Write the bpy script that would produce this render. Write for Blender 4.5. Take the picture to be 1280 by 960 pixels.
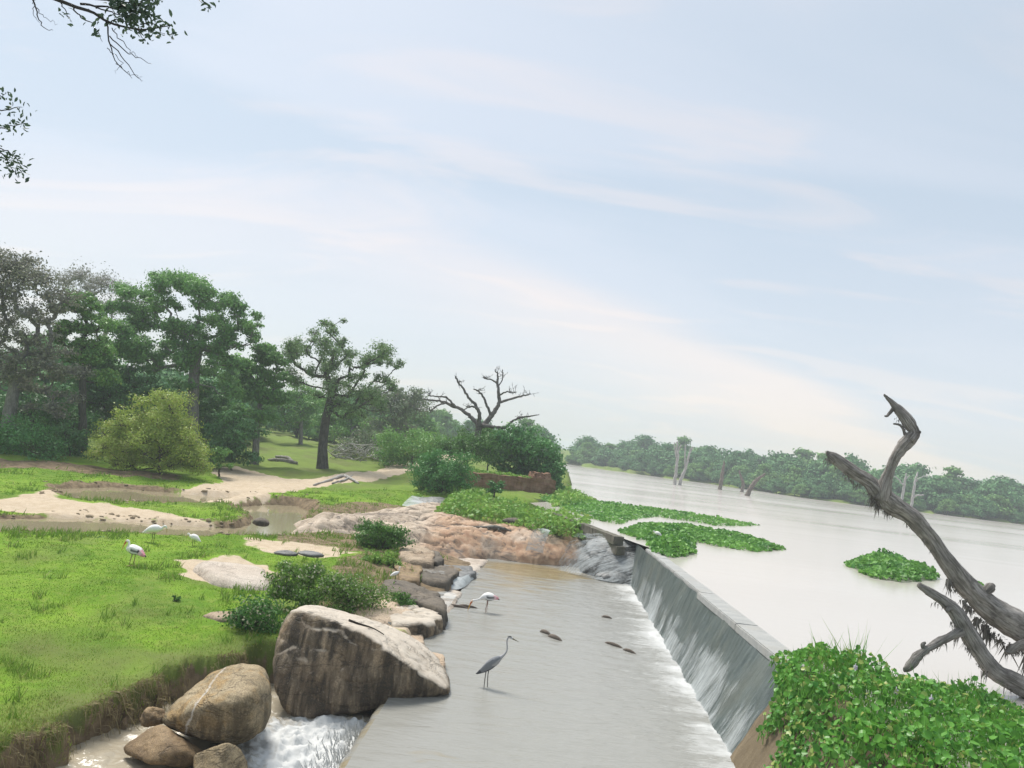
import bpy, bmesh, math, random
import numpy as np
from mathutils import Vector, Matrix

for o in list(bpy.data.objects): bpy.data.objects.remove(o)
scene = bpy.context.scene
COL = scene.collection
rng = np.random.default_rng(7)
R = math.radians

# ---------------------------------------------------------------- camera
FPX = 967.0; ROLL = R(6.8); PITCH = R(4.6); CAMH = 4.5
f0 = np.array([0, math.cos(PITCH), math.sin(PITCH)]); u0 = np.array([0, -math.sin(PITCH), math.cos(PITCH)]); r0 = np.array([1., 0, 0])
cr = math.cos(ROLL)*r0 + math.sin(ROLL)*u0; cu = math.cos(ROLL)*u0 - math.sin(ROLL)*r0
CPOS = np.array([0, 0, CAMH])
cam = bpy.data.cameras.new('camera'); cam_o = bpy.data.objects.new('camera', cam); COL.objects.link(cam_o)
cam.sensor_fit = 'HORIZONTAL'; cam.sensor_width = 36; cam.lens = 36*FPX/1280
cam.clip_start = 0.05; cam.clip_end = 6000
M = Matrix(((cr[0], cu[0], -f0[0]), (cr[1], cu[1], -f0[1]), (cr[2], cu[2], -f0[2])))
cam_o.matrix_world = Matrix.Translation(Vector(CPOS)) @ M.to_4x4()
scene.camera = cam_o

# ---------------------------------------------------------------- sky, sun, exposure
SUN_EL, SUN_AZ = R(58), R(-40)      # azimuth clockwise from +Y (view direction); negative = left of view
world = bpy.data.worlds.new('World'); scene.world = world; world.use_nodes = True
def build_world():
    nt = world.node_tree; nt.nodes.clear()
    def n(t, **k):
        nd = nt.nodes.new(t)
        for a, b in k.items(): setattr(nd, a, b)
        return nd
    L = nt.links.new
    out = n('ShaderNodeOutputWorld'); bg = n('ShaderNodeBackground'); bg.inputs['Strength'].default_value = 0.1
    L(bg.outputs[0], out.inputs[0])
    sky = n('ShaderNodeTexSky', sky_type='NISHITA', sun_disc=False, sun_elevation=SUN_EL, sun_rotation=SUN_AZ,
            air_density=1.0, dust_density=2.0, ozone_density=1.5)
    tc = n('ShaderNodeTexCoord'); sep = n('ShaderNodeSeparateXYZ'); L(tc.outputs['Generated'], sep.inputs[0])
    def math_(op, a, b=None, c=None):
        m = n('ShaderNodeMath', operation=op)
        for i, v in enumerate((a, b, c)):
            if v is None: continue
            if hasattr(v, 'links'): L(v, m.inputs[i])
            else: m.inputs[i].default_value = v
        return m.outputs[0]
    # cloud deck projected on a high plane, so streaks run towards the horizon
    zz = math_('MAXIMUM', math_('ADD', sep.outputs[2], 0.16), 0.02)
    comb = n('ShaderNodeCombineXYZ'); L(math_('DIVIDE', sep.outputs[0], zz), comb.inputs[0]); L(math_('DIVIDE', sep.outputs[1], zz), comb.inputs[1])
    mp = n('ShaderNodeMapping'); mp.inputs['Rotation'].default_value = (0, 0, R(24)); mp.inputs['Scale'].default_value = (0.42, 1.15, 1); mp.inputs['Location'].default_value = (0.35, 0.62, 0)
    L(comb.outputs[0], mp.inputs[0])
    def noise(scale, detail, dist, src=mp):
        t = n('ShaderNodeTexNoise'); t.inputs['Scale'].default_value = scale; t.inputs['Detail'].default_value = detail
        t.inputs['Roughness'].default_value = 0.5; t.inputs['Distortion'].default_value = dist
        L(src.outputs[0], t.inputs['Vector']); return t.outputs[0]
    def ramp(fac, stops):
        r_ = n('ShaderNodeValToRGB'); L(fac, r_.inputs[0]); e = r_.color_ramp.elements
        while len(e) < len(stops): e.new(0.5)
        for q, (p, c) in zip(e, stops): q.position = p; q.color = (*c, 1)
        r_.color_ramp.interpolation = 'EASE'
        return r_.outputs[0]
    def mix(f, a, b):
        m = n('ShaderNodeMix', data_type='RGBA')
        for i, v in ((0, f), (6, a), (7, b)):
            if hasattr(v, 'links'): L(v, m.inputs[i])
            elif i == 0: m.inputs[i].default_value = v
            else: m.inputs[i].default_value = (*v, 1)
        return m.outputs[2]
    k = SKYK
    blue = (0.585*k, 0.675*k, 0.745*k); lav = (0.690*k, 0.745*k, 0.800*k); cream = (0.950*k, 0.835*k, 0.765*k)
    n1 = noise(0.9, 7, 0.6); n2 = noise(2.3, 6, 1.2)
    c1 = mix(ramp(n1, [(0.43, (0, 0, 0)), (0.58, (1, 1, 1))]), blue, lav)
    # towards the horizon the deck turns to pale lavender haze
    hz = ramp(sep.outputs[2], [(0.0, (1, 1, 1)), (0.42, (0, 0, 0))])
    c2 = mix(hz, c1, (0.725*k, 0.745*k, 0.780*k))
    # one long lit edge of the deck, sinking towards the right
    edge = math_('ADD', math_('MULTIPLY', sep.outputs[0], math_('SUBTRACT', math_('MULTIPLY', sep.outputs[0], -0.38), 0.20)), 0.235)
    warp = math_('MULTIPLY', math_('SUBTRACT', noise(0.8, 5, 0.5), 0.5), 0.12)
    dd = math_('SUBTRACT', math_('ADD', sep.outputs[2], warp), edge)
    band = ramp(math_('ADD', math_('MULTIPLY', dd, 2.2), 0.5), [(0.16, (0, 0, 0)), (0.45, (1, 1, 1)), (0.55, (0, 0, 0))])
    puffs = ramp(n2, [(0.49, (0, 0, 0)), (0.66, (1, 1, 1))])
    cf = math_('MINIMUM', math_('ADD', math_('MULTIPLY', band, math_('MINIMUM', math_('MAXIMUM', math_('ADD', math_('MULTIPLY', sep.outputs[0], 1.2), 0.62), 0.3), 1.0)), math_('MULTIPLY', puffs, 0.42)), 1.0)
    c3 = mix(cf, c2, cream)
    fin = mix(0.86, sky.outputs[0], c3)
    L(fin, bg.inputs[0])
SKYK = 2.84
build_world()
sun = bpy.data.lights.new('sun', 'SUN'); sun_o = bpy.data.objects.new('sun', sun); COL.objects.link(sun_o)
sun.energy = 1.5; sun.angle = R(20); sun.color = (1.0, 0.955, 0.89)
sd = Vector((math.sin(SUN_AZ)*math.cos(SUN_EL), math.cos(SUN_AZ)*math.cos(SUN_EL), math.sin(SUN_EL)))
sun_o.rotation_euler = sd.to_track_quat('Z', 'Y').to_euler()
scene.view_settings.view_transform = 'Standard'; scene.view_settings.look = 'None'
scene.view_settings.exposure = 1.70; scene.view_settings.gamma = 1.0; scene.view_settings.use_curve_mapping = False
scene.render.engine = 'CYCLES'
scene.cycles.use_denoising = True; scene.cycles.max_bounces = 7; scene.cycles.volume_bounces = 1
scene.cycles.transparent_max_bounces = 16; scene.cycles.sample_clamp_indirect = 4.0

# ---------------------------------------------------------------- pixel -> place helpers
def ray(px, py): return f0*FPX + cr*(px-640) - cu*(py-480)
def PZ(px, py, z):
    d = ray(px, py); return CPOS + d*((z-CAMH)/d[2])
def PY(px, py, y):
    d = ray(px, py); return CPOS + d*(y/d[1])
def MPP(y): return y/FPX          # metres for one photograph pixel at distance y

# ---------------------------------------------------------------- numpy noise
_perm = np.random.default_rng(3).permutation(256).astype(np.int64); _perm = np.concatenate([_perm, _perm, _perm])
_g = np.random.default_rng(4).normal(size=(256, 3)); _g /= np.linalg.norm(_g, axis=1)[:, None]
_gx, _gy, _gz = (np.ascontiguousarray(_g[:, k]) for k in range(3)); _p32 = _perm.astype(np.int32)
def gnoise(P):
    P = np.asarray(P, float); fx, fy, fz = P[:, 0], P[:, 1], P[:, 2]; ix, iy, iz = np.floor(fx), np.floor(fy), np.floor(fz)
    fx = fx-ix; fy = fy-iy; fz = fz-iz; ix, iy, iz = (k.astype(np.int32) & 255 for k in (ix, iy, iz)); jx, jy, jz = ((k+1) & 255 for k in (ix, iy, iz))
    ux, uy, uz = (t*t*t*(t*(t*6-15)+10) for t in (fx, fy, fz))
    def edge(a, y, z):                      # two corners along x, blended
        h0, h1 = a[0][y][z], a[1][y][z]
        yy = fy-y; zz = fz-z; g0 = fx*_gx[h0]+yy*_gy[h0]+zz*_gz[h0]; g1 = (fx-1)*_gx[h1]+yy*_gy[h1]+zz*_gz[h1]
        return g0+(g1-g0)*ux
    H = []
    for kx in (ix, jx):
        p = _p32[kx]; q = [_p32[p+ky] for ky in (iy, jy)]; H.append([[_p32[w+kz] for kz in (iz, jz)] for w in q])
    a0 = edge(H, 0, 0); a0 += (edge(H, 1, 0)-a0)*uy; a1 = edge(H, 0, 1); a1 += (edge(H, 1, 1)-a1)*uy
    return (a0+(a1-a0)*uz)*1.5
def fbm(P, octv=4, lac=2.1, gain=0.5):
    P = np.asarray(P, float); a = 1.; s = 0
    for k in range(octv): s = s + a*gnoise(P + 17.3*k); P = P*lac; a *= gain
    return s
def n2(X, Y, sc, octv=4, off=0.): return fbm(np.stack([X*sc+off, Y*sc-off, np.full_like(X, off*1.7)], 1), octv)
def sstep(a, b, x):
    t = np.clip((x-a)/(b-a), 0, 1); return t*t*(3-2*t)
def sdf(poly, X, Y):
    poly = np.asarray(poly, float)[:, :2]; d = np.full(X.shape, 1e9); ins = np.zeros(X.shape, bool)
    for a, b in zip(poly, np.roll(poly, -1, 0)):
        e = b-a; wx, wy = X-a[0], Y-a[1]; t = np.clip((wx*e[0]+wy*e[1])/max(e@e, 1e-9), 0, 1)
        d = np.minimum(d, np.hypot(wx-t*e[0], wy-t*e[1]))
        c = ((a[1] <= Y) & (b[1] > Y)) | ((b[1] <= Y) & (a[1] > Y))
        xc = a[0] + (Y-a[1])/(e[1] if abs(e[1]) > 1e-9 else 1e-9)*e[0]
        ins ^= c & (X < xc)
    return np.where(ins, -d, d)

# ---------------------------------------------------------------- mesh helpers
class MB:
    """collects vertices, quads/triangles and a point colour"""
    def __init__(s): s.v = []; s.f = {3: [], 4: []}; s.c = []; s.m = {3: [], 4: []}; s.n = 0
    def add(s, V, Q=None, T=None, c=(1., 1., 1.), m=0):
        V = np.asarray(V, float).reshape(-1, 3)
        for k, F in ((4, Q), (3, T)):
            if F is not None and len(F):
                F = np.asarray(F, np.int64).reshape(-1, k); s.f[k].append(F+s.n); s.m[k].append(np.full(len(F), m))
        c = np.asarray(c, float)
        if c.ndim == 1: c = np.tile(c, (len(V), 1))
        s.c.append(c); s.v.append(V); s.n += len(V)
    def data(s, name):
        V = np.concatenate(s.v); me = bpy.data.meshes.new(name)
        me.vertices.add(len(V)); me.vertices.foreach_set('co', V.astype(np.float32).ravel())
        Q = np.concatenate(s.f[4]) if s.f[4] else np.zeros((0, 4), int); T = np.concatenate(s.f[3]) if s.f[3] else np.zeros((0, 3), int)
        li = np.concatenate([Q.ravel(), T.ravel()]).astype(np.int32)
        me.loops.add(len(li)); me.loops.foreach_set('vertex_index', li)
        ls = np.concatenate([np.arange(len(Q))*4, len(Q)*4+np.arange(len(T))*3]).astype(np.int32)
        me.polygons.add(len(ls)); me.polygons.foreach_set('loop_start', ls)
        mi = np.concatenate([a for k in (4, 3) for a in s.m[k]] or [np.zeros(0)]).astype(np.int32)
        if mi.any(): me.polygons.foreach_set('material_index', mi)
        me.update(calc_edges=True)
        at = me.color_attributes.new('Col', 'FLOAT_COLOR', 'POINT'); C = np.concatenate(s.c)
        at.data.foreach_set('color', np.concatenate([C, np.ones((len(C), 1))], 1).astype(np.float32).ravel())
        return me
    def build(s, name, mat, parent=None, smooth=True):
        me = s.data(name)
        if smooth: me.polygons.foreach_set('use_smooth', np.ones(len(me.polygons), bool))
        for m_ in (mat if isinstance(mat, (list, tuple)) else [mat]): me.materials.append(m_)
        return link(name, me, parent)
def link(name, me, parent=None):
    o = bpy.data.objects.new(name, me); COL.objects.link(o)
    if parent is not None: o.parent = parent
    return o
def tag(o, label=None, cat=None, group=None, kind=None):
    if label: o['label'] = label
    if cat: o['category'] = cat
    if group: o['group'] = group
    if kind: o['kind'] = kind
    return o
def thing(name, label, cat, loc=(0, 0, 0), group=None):
    o = bpy.data.objects.new(name, None); COL.objects.link(o); o.location = loc; o.empty_display_size = 0.1
    return tag(o, label, cat, group)
def reparent(o, root):
    """parent keeps world placement (roots carry only a location)"""
    o.parent = root; o.matrix_parent_inverse = Matrix.Translation(-Vector(root.location))
    return o
def grid_quads(nr, nc):
    i = np.arange(nr-1)[:, None]*nc + np.arange(nc-1)[None, :]
    return np.stack([i, i+1, i+nc+1, i+nc], -1).reshape(-1, 4)
def tube(mb, P, rad, sides=7, c=(1, 1, 1), bump=0., m=0, cap=True):
    P = np.asarray(P, float); n_ = len(P); rad = np.broadcast_to(np.asarray(rad, float), (n_,))
    T = np.gradient(P, axis=0); T /= np.linalg.norm(T, axis=1)[:, None]+1e-9
    a = np.array([0, 0, 1.]) if abs(T[0, 2]) < .9 else np.array([1., 0, 0])
    N = np.cross(T[0], a); N /= np.linalg.norm(N); Ns = []
    for t in T:
        N = N - t*(N@t); N /= np.linalg.norm(N)+1e-9; Ns.append(N)
    Ns = np.array(Ns); B = np.cross(T, Ns)
    an = np.linspace(0, 2*np.pi, sides, endpoint=False)
    rr = rad[:, None]*np.ones(sides)[None, :]
    V = P[:, None, :] + rr[:, :, None]*(np.cos(an)[None, :, None]*Ns[:, None, :] + np.sin(an)[None, :, None]*B[:, None, :])
    if bump:
        flat = V.reshape(-1, 3); d = (flat-np.repeat(P, sides, 0)); a_ = np.tile(an, n_); ln_ = np.repeat(np.concatenate([[0], np.cumsum(np.linalg.norm(np.diff(P, axis=0), axis=1))]), sides)/max(rad.mean(), .01)
        k = 1+bump*(.8*fbm(flat/np.maximum(rad.max()*3.5, .03), 3)+.75*fbm(np.stack([np.cos(a_)*1.3, np.sin(a_)*1.3, ln_*.12], 1), 3)+.45*fbm(np.stack([np.cos(a_)*3+5, np.sin(a_)*3, ln_*.45], 1), 3))
        V = (np.repeat(P, sides, 0)+d*k[:, None]).reshape(n_, sides, 3)
    i = np.arange(n_-1)[:, None]*sides; j = np.arange(sides)[None, :]; k = (j+1) % sides
    Q = np.stack([i+j, i+k, i+sides+k, i+sides+j], -1).reshape(-1, 4)
    V = V.reshape(-1, 3); T3 = None
    if isinstance(c, tuple) and c == (1, 1, 1):          # colour carries (1, length along, turn around) for bark grain
        ln = np.concatenate([[0], np.cumsum(np.linalg.norm(np.diff(P, axis=0), axis=1))])
        c = np.stack([np.ones(n_*sides), np.repeat(ln, sides), np.tile(np.arange(sides)/sides, n_)], 1)
        if cap: c = np.vstack([c, [1, ln[0], 0], [1, ln[-1], 0]])
    if cap:
        V = np.vstack([V, P[0], P[-1]]); n0 = n_*sides; jj = np.arange(sides); kk = (jj+1) % sides; b = (n_-1)*sides
        T3 = np.vstack([np.stack([kk, jj, np.full(sides, n0)], 1), np.stack([b+jj, b+kk, np.full(sides, n0+1)], 1)])
    mb.add(V, Q, T3, c, m)
def sticks(mb, A, B, ra, rb, c=(1, 1, 1)):
    A = np.asarray(A, float); B = np.asarray(B, float); n_ = len(A)
    if not n_: return
    ra = np.broadcast_to(ra, (n_,)); rb = np.broadcast_to(rb, (n_,))
    D = B-A; D /= np.linalg.norm(D, axis=1)[:, None]+1e-9
    h = np.where(np.abs(D[:, 2:3]) < .9, np.array([[0, 0, 1.]]), np.array([[1., 0, 0]])); N = np.cross(D, h); N /= np.linalg.norm(N, axis=1)[:, None]+1e-9; Bn = np.cross(D, N)
    V = []
    for (P, r_) in ((A, ra), (B, rb)):
        for a in (0, 2.0944, 4.18879): V.append(P + r_[:, None]*(math.cos(a)*N+math.sin(a)*Bn))
    V = np.stack(V, 1).reshape(-1, 3); b = np.arange(n_)[:, None]*6
    Q = np.concatenate([b+np.array([[0, 1, 4, 3]]), b+np.array([[1, 2, 5, 4]]), b+np.array([[2, 0, 3, 5]])], 0)
    c = np.asarray(c, float)
    mb.add(V, Q, None, np.repeat(c, 6, 0) if c.ndim == 2 else c)
def smooth_path(P, n_, jit=0., r_=None):
    """Catmull-Rom through P"""
    P = np.asarray(P, float); t = np.linspace(0, len(P)-1, n_); i = np.clip(t.astype(int), 0, len(P)-2); f = (t-i)[:, None]
    g = lambda k: P[np.clip(i+k, 0, len(P)-1)]
    p0, p1, p2, p3 = g(-1), g(0), g(1), g(2)
    out = .5*((2*p1)+(p2-p0)*f+(2*p0-5*p1+4*p2-p3)*f**2+(3*p1-p0-3*p2+p3)*f**3)
    if jit: out[1:-1] += rng.normal(size=(n_-2, out.shape[1]))*jit
    return out
def unit(n_): v = rng.normal(size=(n_, 3)); return v/np.linalg.norm(v, axis=1)[:, None]
def leaves(mb, P, N, L, asp=0.55, bend=0.18, c=None, shape='quad'):
    """one small folded blade per point"""
    n_ = len(P)
    if not n_: return
    L = np.broadcast_to(np.asarray(L, float), (n_,))[:, None]
    N = N/(np.linalg.norm(N, axis=1)[:, None]+1e-9); t = np.cross(N, unit(n_)); t /= np.linalg.norm(t, axis=1)[:, None]+1e-9; s_ = np.cross(N, t)
    if c is None: c = np.stack([rng.random(n_), rng.random(n_), rng.random(n_)], 1)
    if shape == 'quad':
        V = np.stack([P-t*L*.5-N*L*bend*.5, P+s_*L*asp*.5+N*L*bend*.5, P+t*L*.5-N*L*bend*.5, P-s_*L*asp*.5+N*L*bend*.5], 1); k = 4
        Q = np.arange(n_)[:, None]*4+np.arange(4)[None, :]; T = None
    else:   # rounded: six rim points and a mid rib
        w = L*asp*.5
        V = np.stack([P-t*L*.5, P-t*L*.18+s_*w*.9+N*L*bend, P+t*L*.22+s_*w*.85+N*L*bend, P+t*L*.5-N*L*bend*.6, P+t*L*.22-s_*w*.85+N*L*bend, P-t*L*.18-s_*w*.9+N*L*bend, P+t*L*.05], 1); k = 7
        b = np.arange(n_)[:, None]*7; T = np.concatenate([b+np.array([[i, (i+1) % 6, 6]]) for i in range(6)]); Q = None
    mb.add(V.reshape(-1, 3), Q, T, np.repeat(c, k, 0))
# ---------------------------------------------------------------- materials
class G:
    def __init__(s, name):
        s.m = bpy.data.materials.new(name); s.m.use_nodes = True; s.nt = s.m.node_tree; s.nt.nodes.clear()
        s.out = s.nt.nodes.new('ShaderNodeOutputMaterial')
    def n(s, t, props=None, **inp):
        nd = s.nt.nodes.new('ShaderNode'+t)
        for k, v in (props or {}).items(): setattr(nd, k, v)
        for k, v in inp.items():
            k = k.replace('_', ' ')
            s.set(nd.inputs[k], v)
        return nd
    def set(s, sock, v):
        if hasattr(v, 'links') and hasattr(v, 'is_output'): s.nt.links.new(v, sock)
        elif isinstance(v, tuple) and len(v) == 3 and sock.type == 'RGBA': sock.default_value = (*v, 1)
        else: sock.default_value = v
    def co(s, k='Object'):
        return s.n('TexCoord').outputs[k]
    def map(s, vec, scale=(1, 1, 1), rot=(0, 0, 0)):
        nd = s.n('Mapping'); s.set(nd.inputs['Vector'], vec); nd.inputs['Scale'].default_value = scale; nd.inputs['Rotation'].default_value = rot; return nd.outputs[0]
    def noise(s, vec, scale, detail=5, rough=.55, dist=0.):
        nd = s.n('TexNoise', Scale=scale, Detail=detail, Roughness=rough, Distortion=dist); s.set(nd.inputs['Vector'], vec); return nd.outputs[0]
    def vor(s, vec, scale, feature='F1'):
        nd = s.n('TexVoronoi', {'feature': feature}, Scale=scale); s.set(nd.inputs['Vector'], vec); return nd.outputs['Distance']
    def ramp(s, f, stops, interp='LINEAR'):
        nd = s.n('ValToRGB'); s.set(nd.inputs[0], f); e = nd.color_ramp.elements; nd.color_ramp.interpolation = interp
        while len(e) < len(stops): e.new(.5)
        for q, (p, c) in zip(e, stops): q.position = p; q.color = (*(c if isinstance(c, tuple) else (c, c, c)), 1)
        return nd.outputs[0]
    def mix(s, f, a, b, blend='MIX'):
        nd = s.n('Mix', {'data_type': 'RGBA', 'blend_type': blend})
        s.set(nd.inputs[0], f); s.set(nd.inputs[6], a); s.set(nd.inputs[7], b); return nd.outputs[2]
    def math(s, op, a, b=0.):
        nd = s.n('Math', {'operation': op}); s.set(nd.inputs[0], a); s.set(nd.inputs[1], b); return nd.outputs[0]
    def attr(s, ch=None):
        nd = s.n('Attribute', {'attribute_name': 'Col'})
        if ch is None: return nd.outputs['Color']
        sp = s.n('SeparateColor'); s.set(sp.inputs[0], nd.outputs['Color']); return sp.outputs[ch]
    def nz(s):
        sp = s.n('SeparateXYZ'); s.set(sp.inputs[0], s.n('NewGeometry').outputs['Normal']); return sp.outputs[2]
    def bump(s, h, strength=.5, dist=.05, normal=None):
        nd = s.n('Bump', Strength=strength, Distance=dist, Height=h)
        if normal is not None: s.set(nd.inputs['Normal'], normal)
        return nd.outputs[0]
    def pbsdf(s, color, rough=.8, normal=None, spec=.3, **k):
        nd = s.n('BsdfPrincipled'); s.set(nd.inputs['Base Color'], color); s.set(nd.inputs['Roughness'], rough); s.set(nd.inputs['Specular IOR Level'], spec)
        for a, b in k.items(): s.set(nd.inputs[a.replace('_', ' ')], b)
        if normal is not None: s.set(nd.inputs['Normal'], normal)
        return nd.outputs[0]
    def done(s, sh):
        s.nt.links.new(sh, s.out.inputs['Surface']); return s.m

def leaf_mat(name, dark, light, pale=None, trans=.34, rough=.5):
    g = G(name); c = g.mix(g.attr(0), dark, light)
    if pale: c = g.mix(g.ramp(g.attr(1), [(.82, 0.), (.95, 1.)]), c, pale)
    a = g.pbsdf(c, rough, spec=.25); t = g.n('BsdfTranslucent'); g.set(t.inputs[0], g.mix(.35, c, light))
    mx = g.n('MixShader'); mx.inputs[0].default_value = trans; g.nt.links.new(a, mx.inputs[1]); g.nt.links.new(t.outputs[0], mx.inputs[2])
    return g.done(mx.outputs[0])
def bark_mat(name, a, b, scale=6.):
    g = G(name); an = g.math('MULTIPLY', g.attr(2), 6.28319); cb = g.n('CombineXYZ'); g.set(cb.inputs[0], g.math('MULTIPLY', g.math('COSINE', an), .55)); g.set(cb.inputs[1], g.math('MULTIPLY', g.math('SINE', an), .55)); g.set(cb.inputs[2], g.math('MULTIPLY', g.attr(1), .45))
    k = g.noise(cb.outputs[0], scale, 9, .68, .5); k2 = g.noise(g.co(), scale*.5, 5)
    c = g.mix(g.ramp(k, [(.38, 0.), (.62, 1.)]), a, b); c = g.mix(g.ramp(k2, [(.45, 0.), (.7, .6)]), c, tuple(x*.6 for x in a))
    return g.done(g.pbsdf(c, .9, g.bump(k, 1., .06), spec=.15))
def rock_mat(name, top, mid, dark, stain_shade=.5, scale=1., streak=1., wet=0., extra=None, steep=(.15, .75), vein=None, cap=None):
    """weathered rock: pale skylit tops and shaded sides painted by slope, with lichen and water streaks"""
    g = G(name); p = g.co()
    big = g.noise(p, .9*scale, 6, .6, .6); med = g.noise(p, 4.2*scale, 7, .65, .3); fine = g.noise(p, 34*scale, 7, .75)
    st = g.noise(g.map(p, (3.2*scale, 3.2*scale, .45*scale)), 1.6, 6, .6, .4)
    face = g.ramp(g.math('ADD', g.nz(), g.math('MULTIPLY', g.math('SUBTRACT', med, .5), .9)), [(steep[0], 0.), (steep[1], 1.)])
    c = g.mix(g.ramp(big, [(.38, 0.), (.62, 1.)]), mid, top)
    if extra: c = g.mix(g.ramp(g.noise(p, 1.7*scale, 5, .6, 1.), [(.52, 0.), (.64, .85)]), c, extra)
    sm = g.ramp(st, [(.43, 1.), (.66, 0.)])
    keep = g.math('MULTIPLY', g.math('SUBTRACT', 1., face), stain_shade)  # steep faces: overhang shade painted in together with the wet stain
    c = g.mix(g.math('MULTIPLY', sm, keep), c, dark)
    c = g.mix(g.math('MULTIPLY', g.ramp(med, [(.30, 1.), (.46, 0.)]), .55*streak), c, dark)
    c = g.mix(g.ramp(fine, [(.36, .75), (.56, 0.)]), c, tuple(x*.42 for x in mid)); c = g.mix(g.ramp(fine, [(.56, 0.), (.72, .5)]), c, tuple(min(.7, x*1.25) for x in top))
    c = g.mix(g.math('MULTIPLY', face, g.ramp(med, [(.5, 0.), (.75, .5)])), c, top)  # skylight on upward faces put into the colour
    h = g.math('ADD', g.math('MULTIPLY', med, .7), g.math('MULTIPLY', fine, .35))
    crack = g.ramp(g.math('ABSOLUTE', g.math('SUBTRACT', g.noise(g.map(p, (.5*scale, .5*scale, 1.3*scale), (.2, .35, .4)), 1.0, 5, .6, .5), .5)), [(0., 0.), (.012, 1.)])
    c = g.mix(g.math('MULTIPLY', g.math('SUBTRACT', 1., crack), .35), c, dark)
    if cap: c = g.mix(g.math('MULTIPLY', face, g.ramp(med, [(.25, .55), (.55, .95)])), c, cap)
    if vein is not None:
        sp = g.n('SeparateXYZ'); g.set(sp.inputs[0], p); dv = g.math('ABSOLUTE', g.math('SUBTRACT', g.math('ADD', g.math('ADD', sp.outputs[0], g.math('MULTIPLY', sp.outputs[2], -.25)), g.math('MULTIPLY', med, .16)), vein))
        c = g.mix(g.math('MULTIPLY', g.ramp(dv, [(.006, .7), (.022, 0.)]), g.ramp(big, [(.40, 0.), (.56, 1.)])), c, (.62, .58, .52))
    nrm = g.bump(crack, .5, .05, g.bump(h, .75, .07/scale))
    return g.done(g.pbsdf(c, .85-.55*wet, nrm, spec=.25+.3*wet))

def m_ground():
    g = G('ground_turf'); p = g.co(); a = g.noise(p, .55, 6, .6, .4); b = g.noise(p, 3.5, 6, .65); f = g.noise(p, 40, 4, .7); d = g.noise(p, .16, 4)
    gr = g.mix(g.ramp(a, [(.35, 0.), (.65, 1.)]), (.105, .215, .018), (.210, .345, .034))
    gr = g.mix(g.ramp(b, [(.48, 0.), (.70, .7)]), gr, (.270, .310, .070))
    gr = g.mix(g.ramp(f, [(.3, .5), (.6, 0.)]), gr, (.06, .11, .02))
    sa = g.mix(g.ramp(b, [(.3, 0.), (.7, 1.)]), (.46, .37, .26), (.60, .51, .39)); sa = g.mix(g.ramp(f, [(.35, .4), (.6, 0.)]), sa, (.30, .21, .13))
    mu = g.mix(g.ramp(b, [(.35, 0.), (.65, 1.)]), (.115, .085, .053), (.27, .205, .13))
    dry = g.mix(b, (.17, .175, .065), (.105, .155, .036))
    c = g.mix(g.attr(2), gr, dry)
    def edge(ch): return g.ramp(g.math('ADD', g.attr(ch), g.math('MULTIPLY', g.math('SUBTRACT', b, .5), .7)), [(.38, 0.), (.60, 1.)])
    c = g.mix(edge(1), c, mu); c = g.mix(edge(0), c, sa)
    return g.done(g.pbsdf(c, .95, g.bump(g.math('ADD', b, g.math('MULTIPLY', f, .4)), .8, .05), spec=.1))
def m_water(name, col, foamcol=(.54, .55, .54), rough=.08, sx=(1, 1, 1), wave=.5, scale=2., brown=None, wdist=.03, fth=(.42, .72), spec=.5):
    """murky water; Col.r = foam amount, Col.g = shallow brown"""
    g = G(name); p = g.map(g.co(), sx)
    w1 = g.noise(p, scale, 3, .55, .6); w2 = g.noise(p, scale*4.5, 4, .6, .3)
    fn = g.noise(g.map(g.co(), (sx[0]*1.0, sx[1]*1.0, 1)), scale*2.2, 7, .68, 1.2)
    foam = g.ramp(g.math('ADD', g.attr(0), g.math('MULTIPLY', g.math('SUBTRACT', fn, .5), 1.1)), [(fth[0], 0.), (fth[1], 1.)])
    foam = g.math('MULTIPLY', foam, g.ramp(g.attr(0), [(0.02, 0.), (.2, 1.)]))
    c = col
    if brown: c = g.mix(g.ramp(g.math('ADD', g.attr(1), g.math('MULTIPLY', g.math('SUBTRACT', w1, .5), 1.2)), [(.35, 0.), (.75, 1.)]), c, brown)
    c = g.mix(foam, c, foamcol)
    ro = g.mix(foam, (rough, rough, rough), (.6, .6, .6))
    if name == 'lake_water':      # wind patches
        wp = g.noise(g.map(g.co(), (.02, .09, 1)), 1., 5, .6, .8); ro = g.ramp(wp, [(.35, .12), (.65, .22)]); c = g.mix(g.ramp(wp, [(.35, .0), (.65, .5)]), c, tuple(x*.86 for x in col))
    h = g.math('ADD', g.math('MULTIPLY', w1, .7), g.math('MULTIPLY', w2, .3)); h = g.math('ADD', h, g.math('MULTIPLY', foam, .5))
    sh = g.pbsdf(c, ro, g.bump(h, wave, wdist), spec=spec, IOR=1.33)

    return g.done(sh)
def m_concrete_wet():
    g = G('wet_concrete'); p = g.co(); st = g.noise(g.map(p, (1, 3.4, .25)), 2.6, 7, .62, .2); b = g.noise(p, 1.1, 5); f = g.noise(p, 30, 5, .7)
    c = g.mix(g.ramp(st, [(.34, 0.), (.66, 1.)]), (.042, .060, .058), (.115, .140, .132)); c = g.mix(g.ramp(b, [(.50, 0.), (.72, .6)]), c, (.15, .16, .13))
    c = g.mix(g.ramp(f, [(.3, .4), (.6, 0.)]), c, (.04, .055, .05))
    return g.done(g.pbsdf(c, .38, g.bump(g.math('ADD', st, g.math('MULTIPLY', f, .3)), .6, .04), spec=.5))
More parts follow.
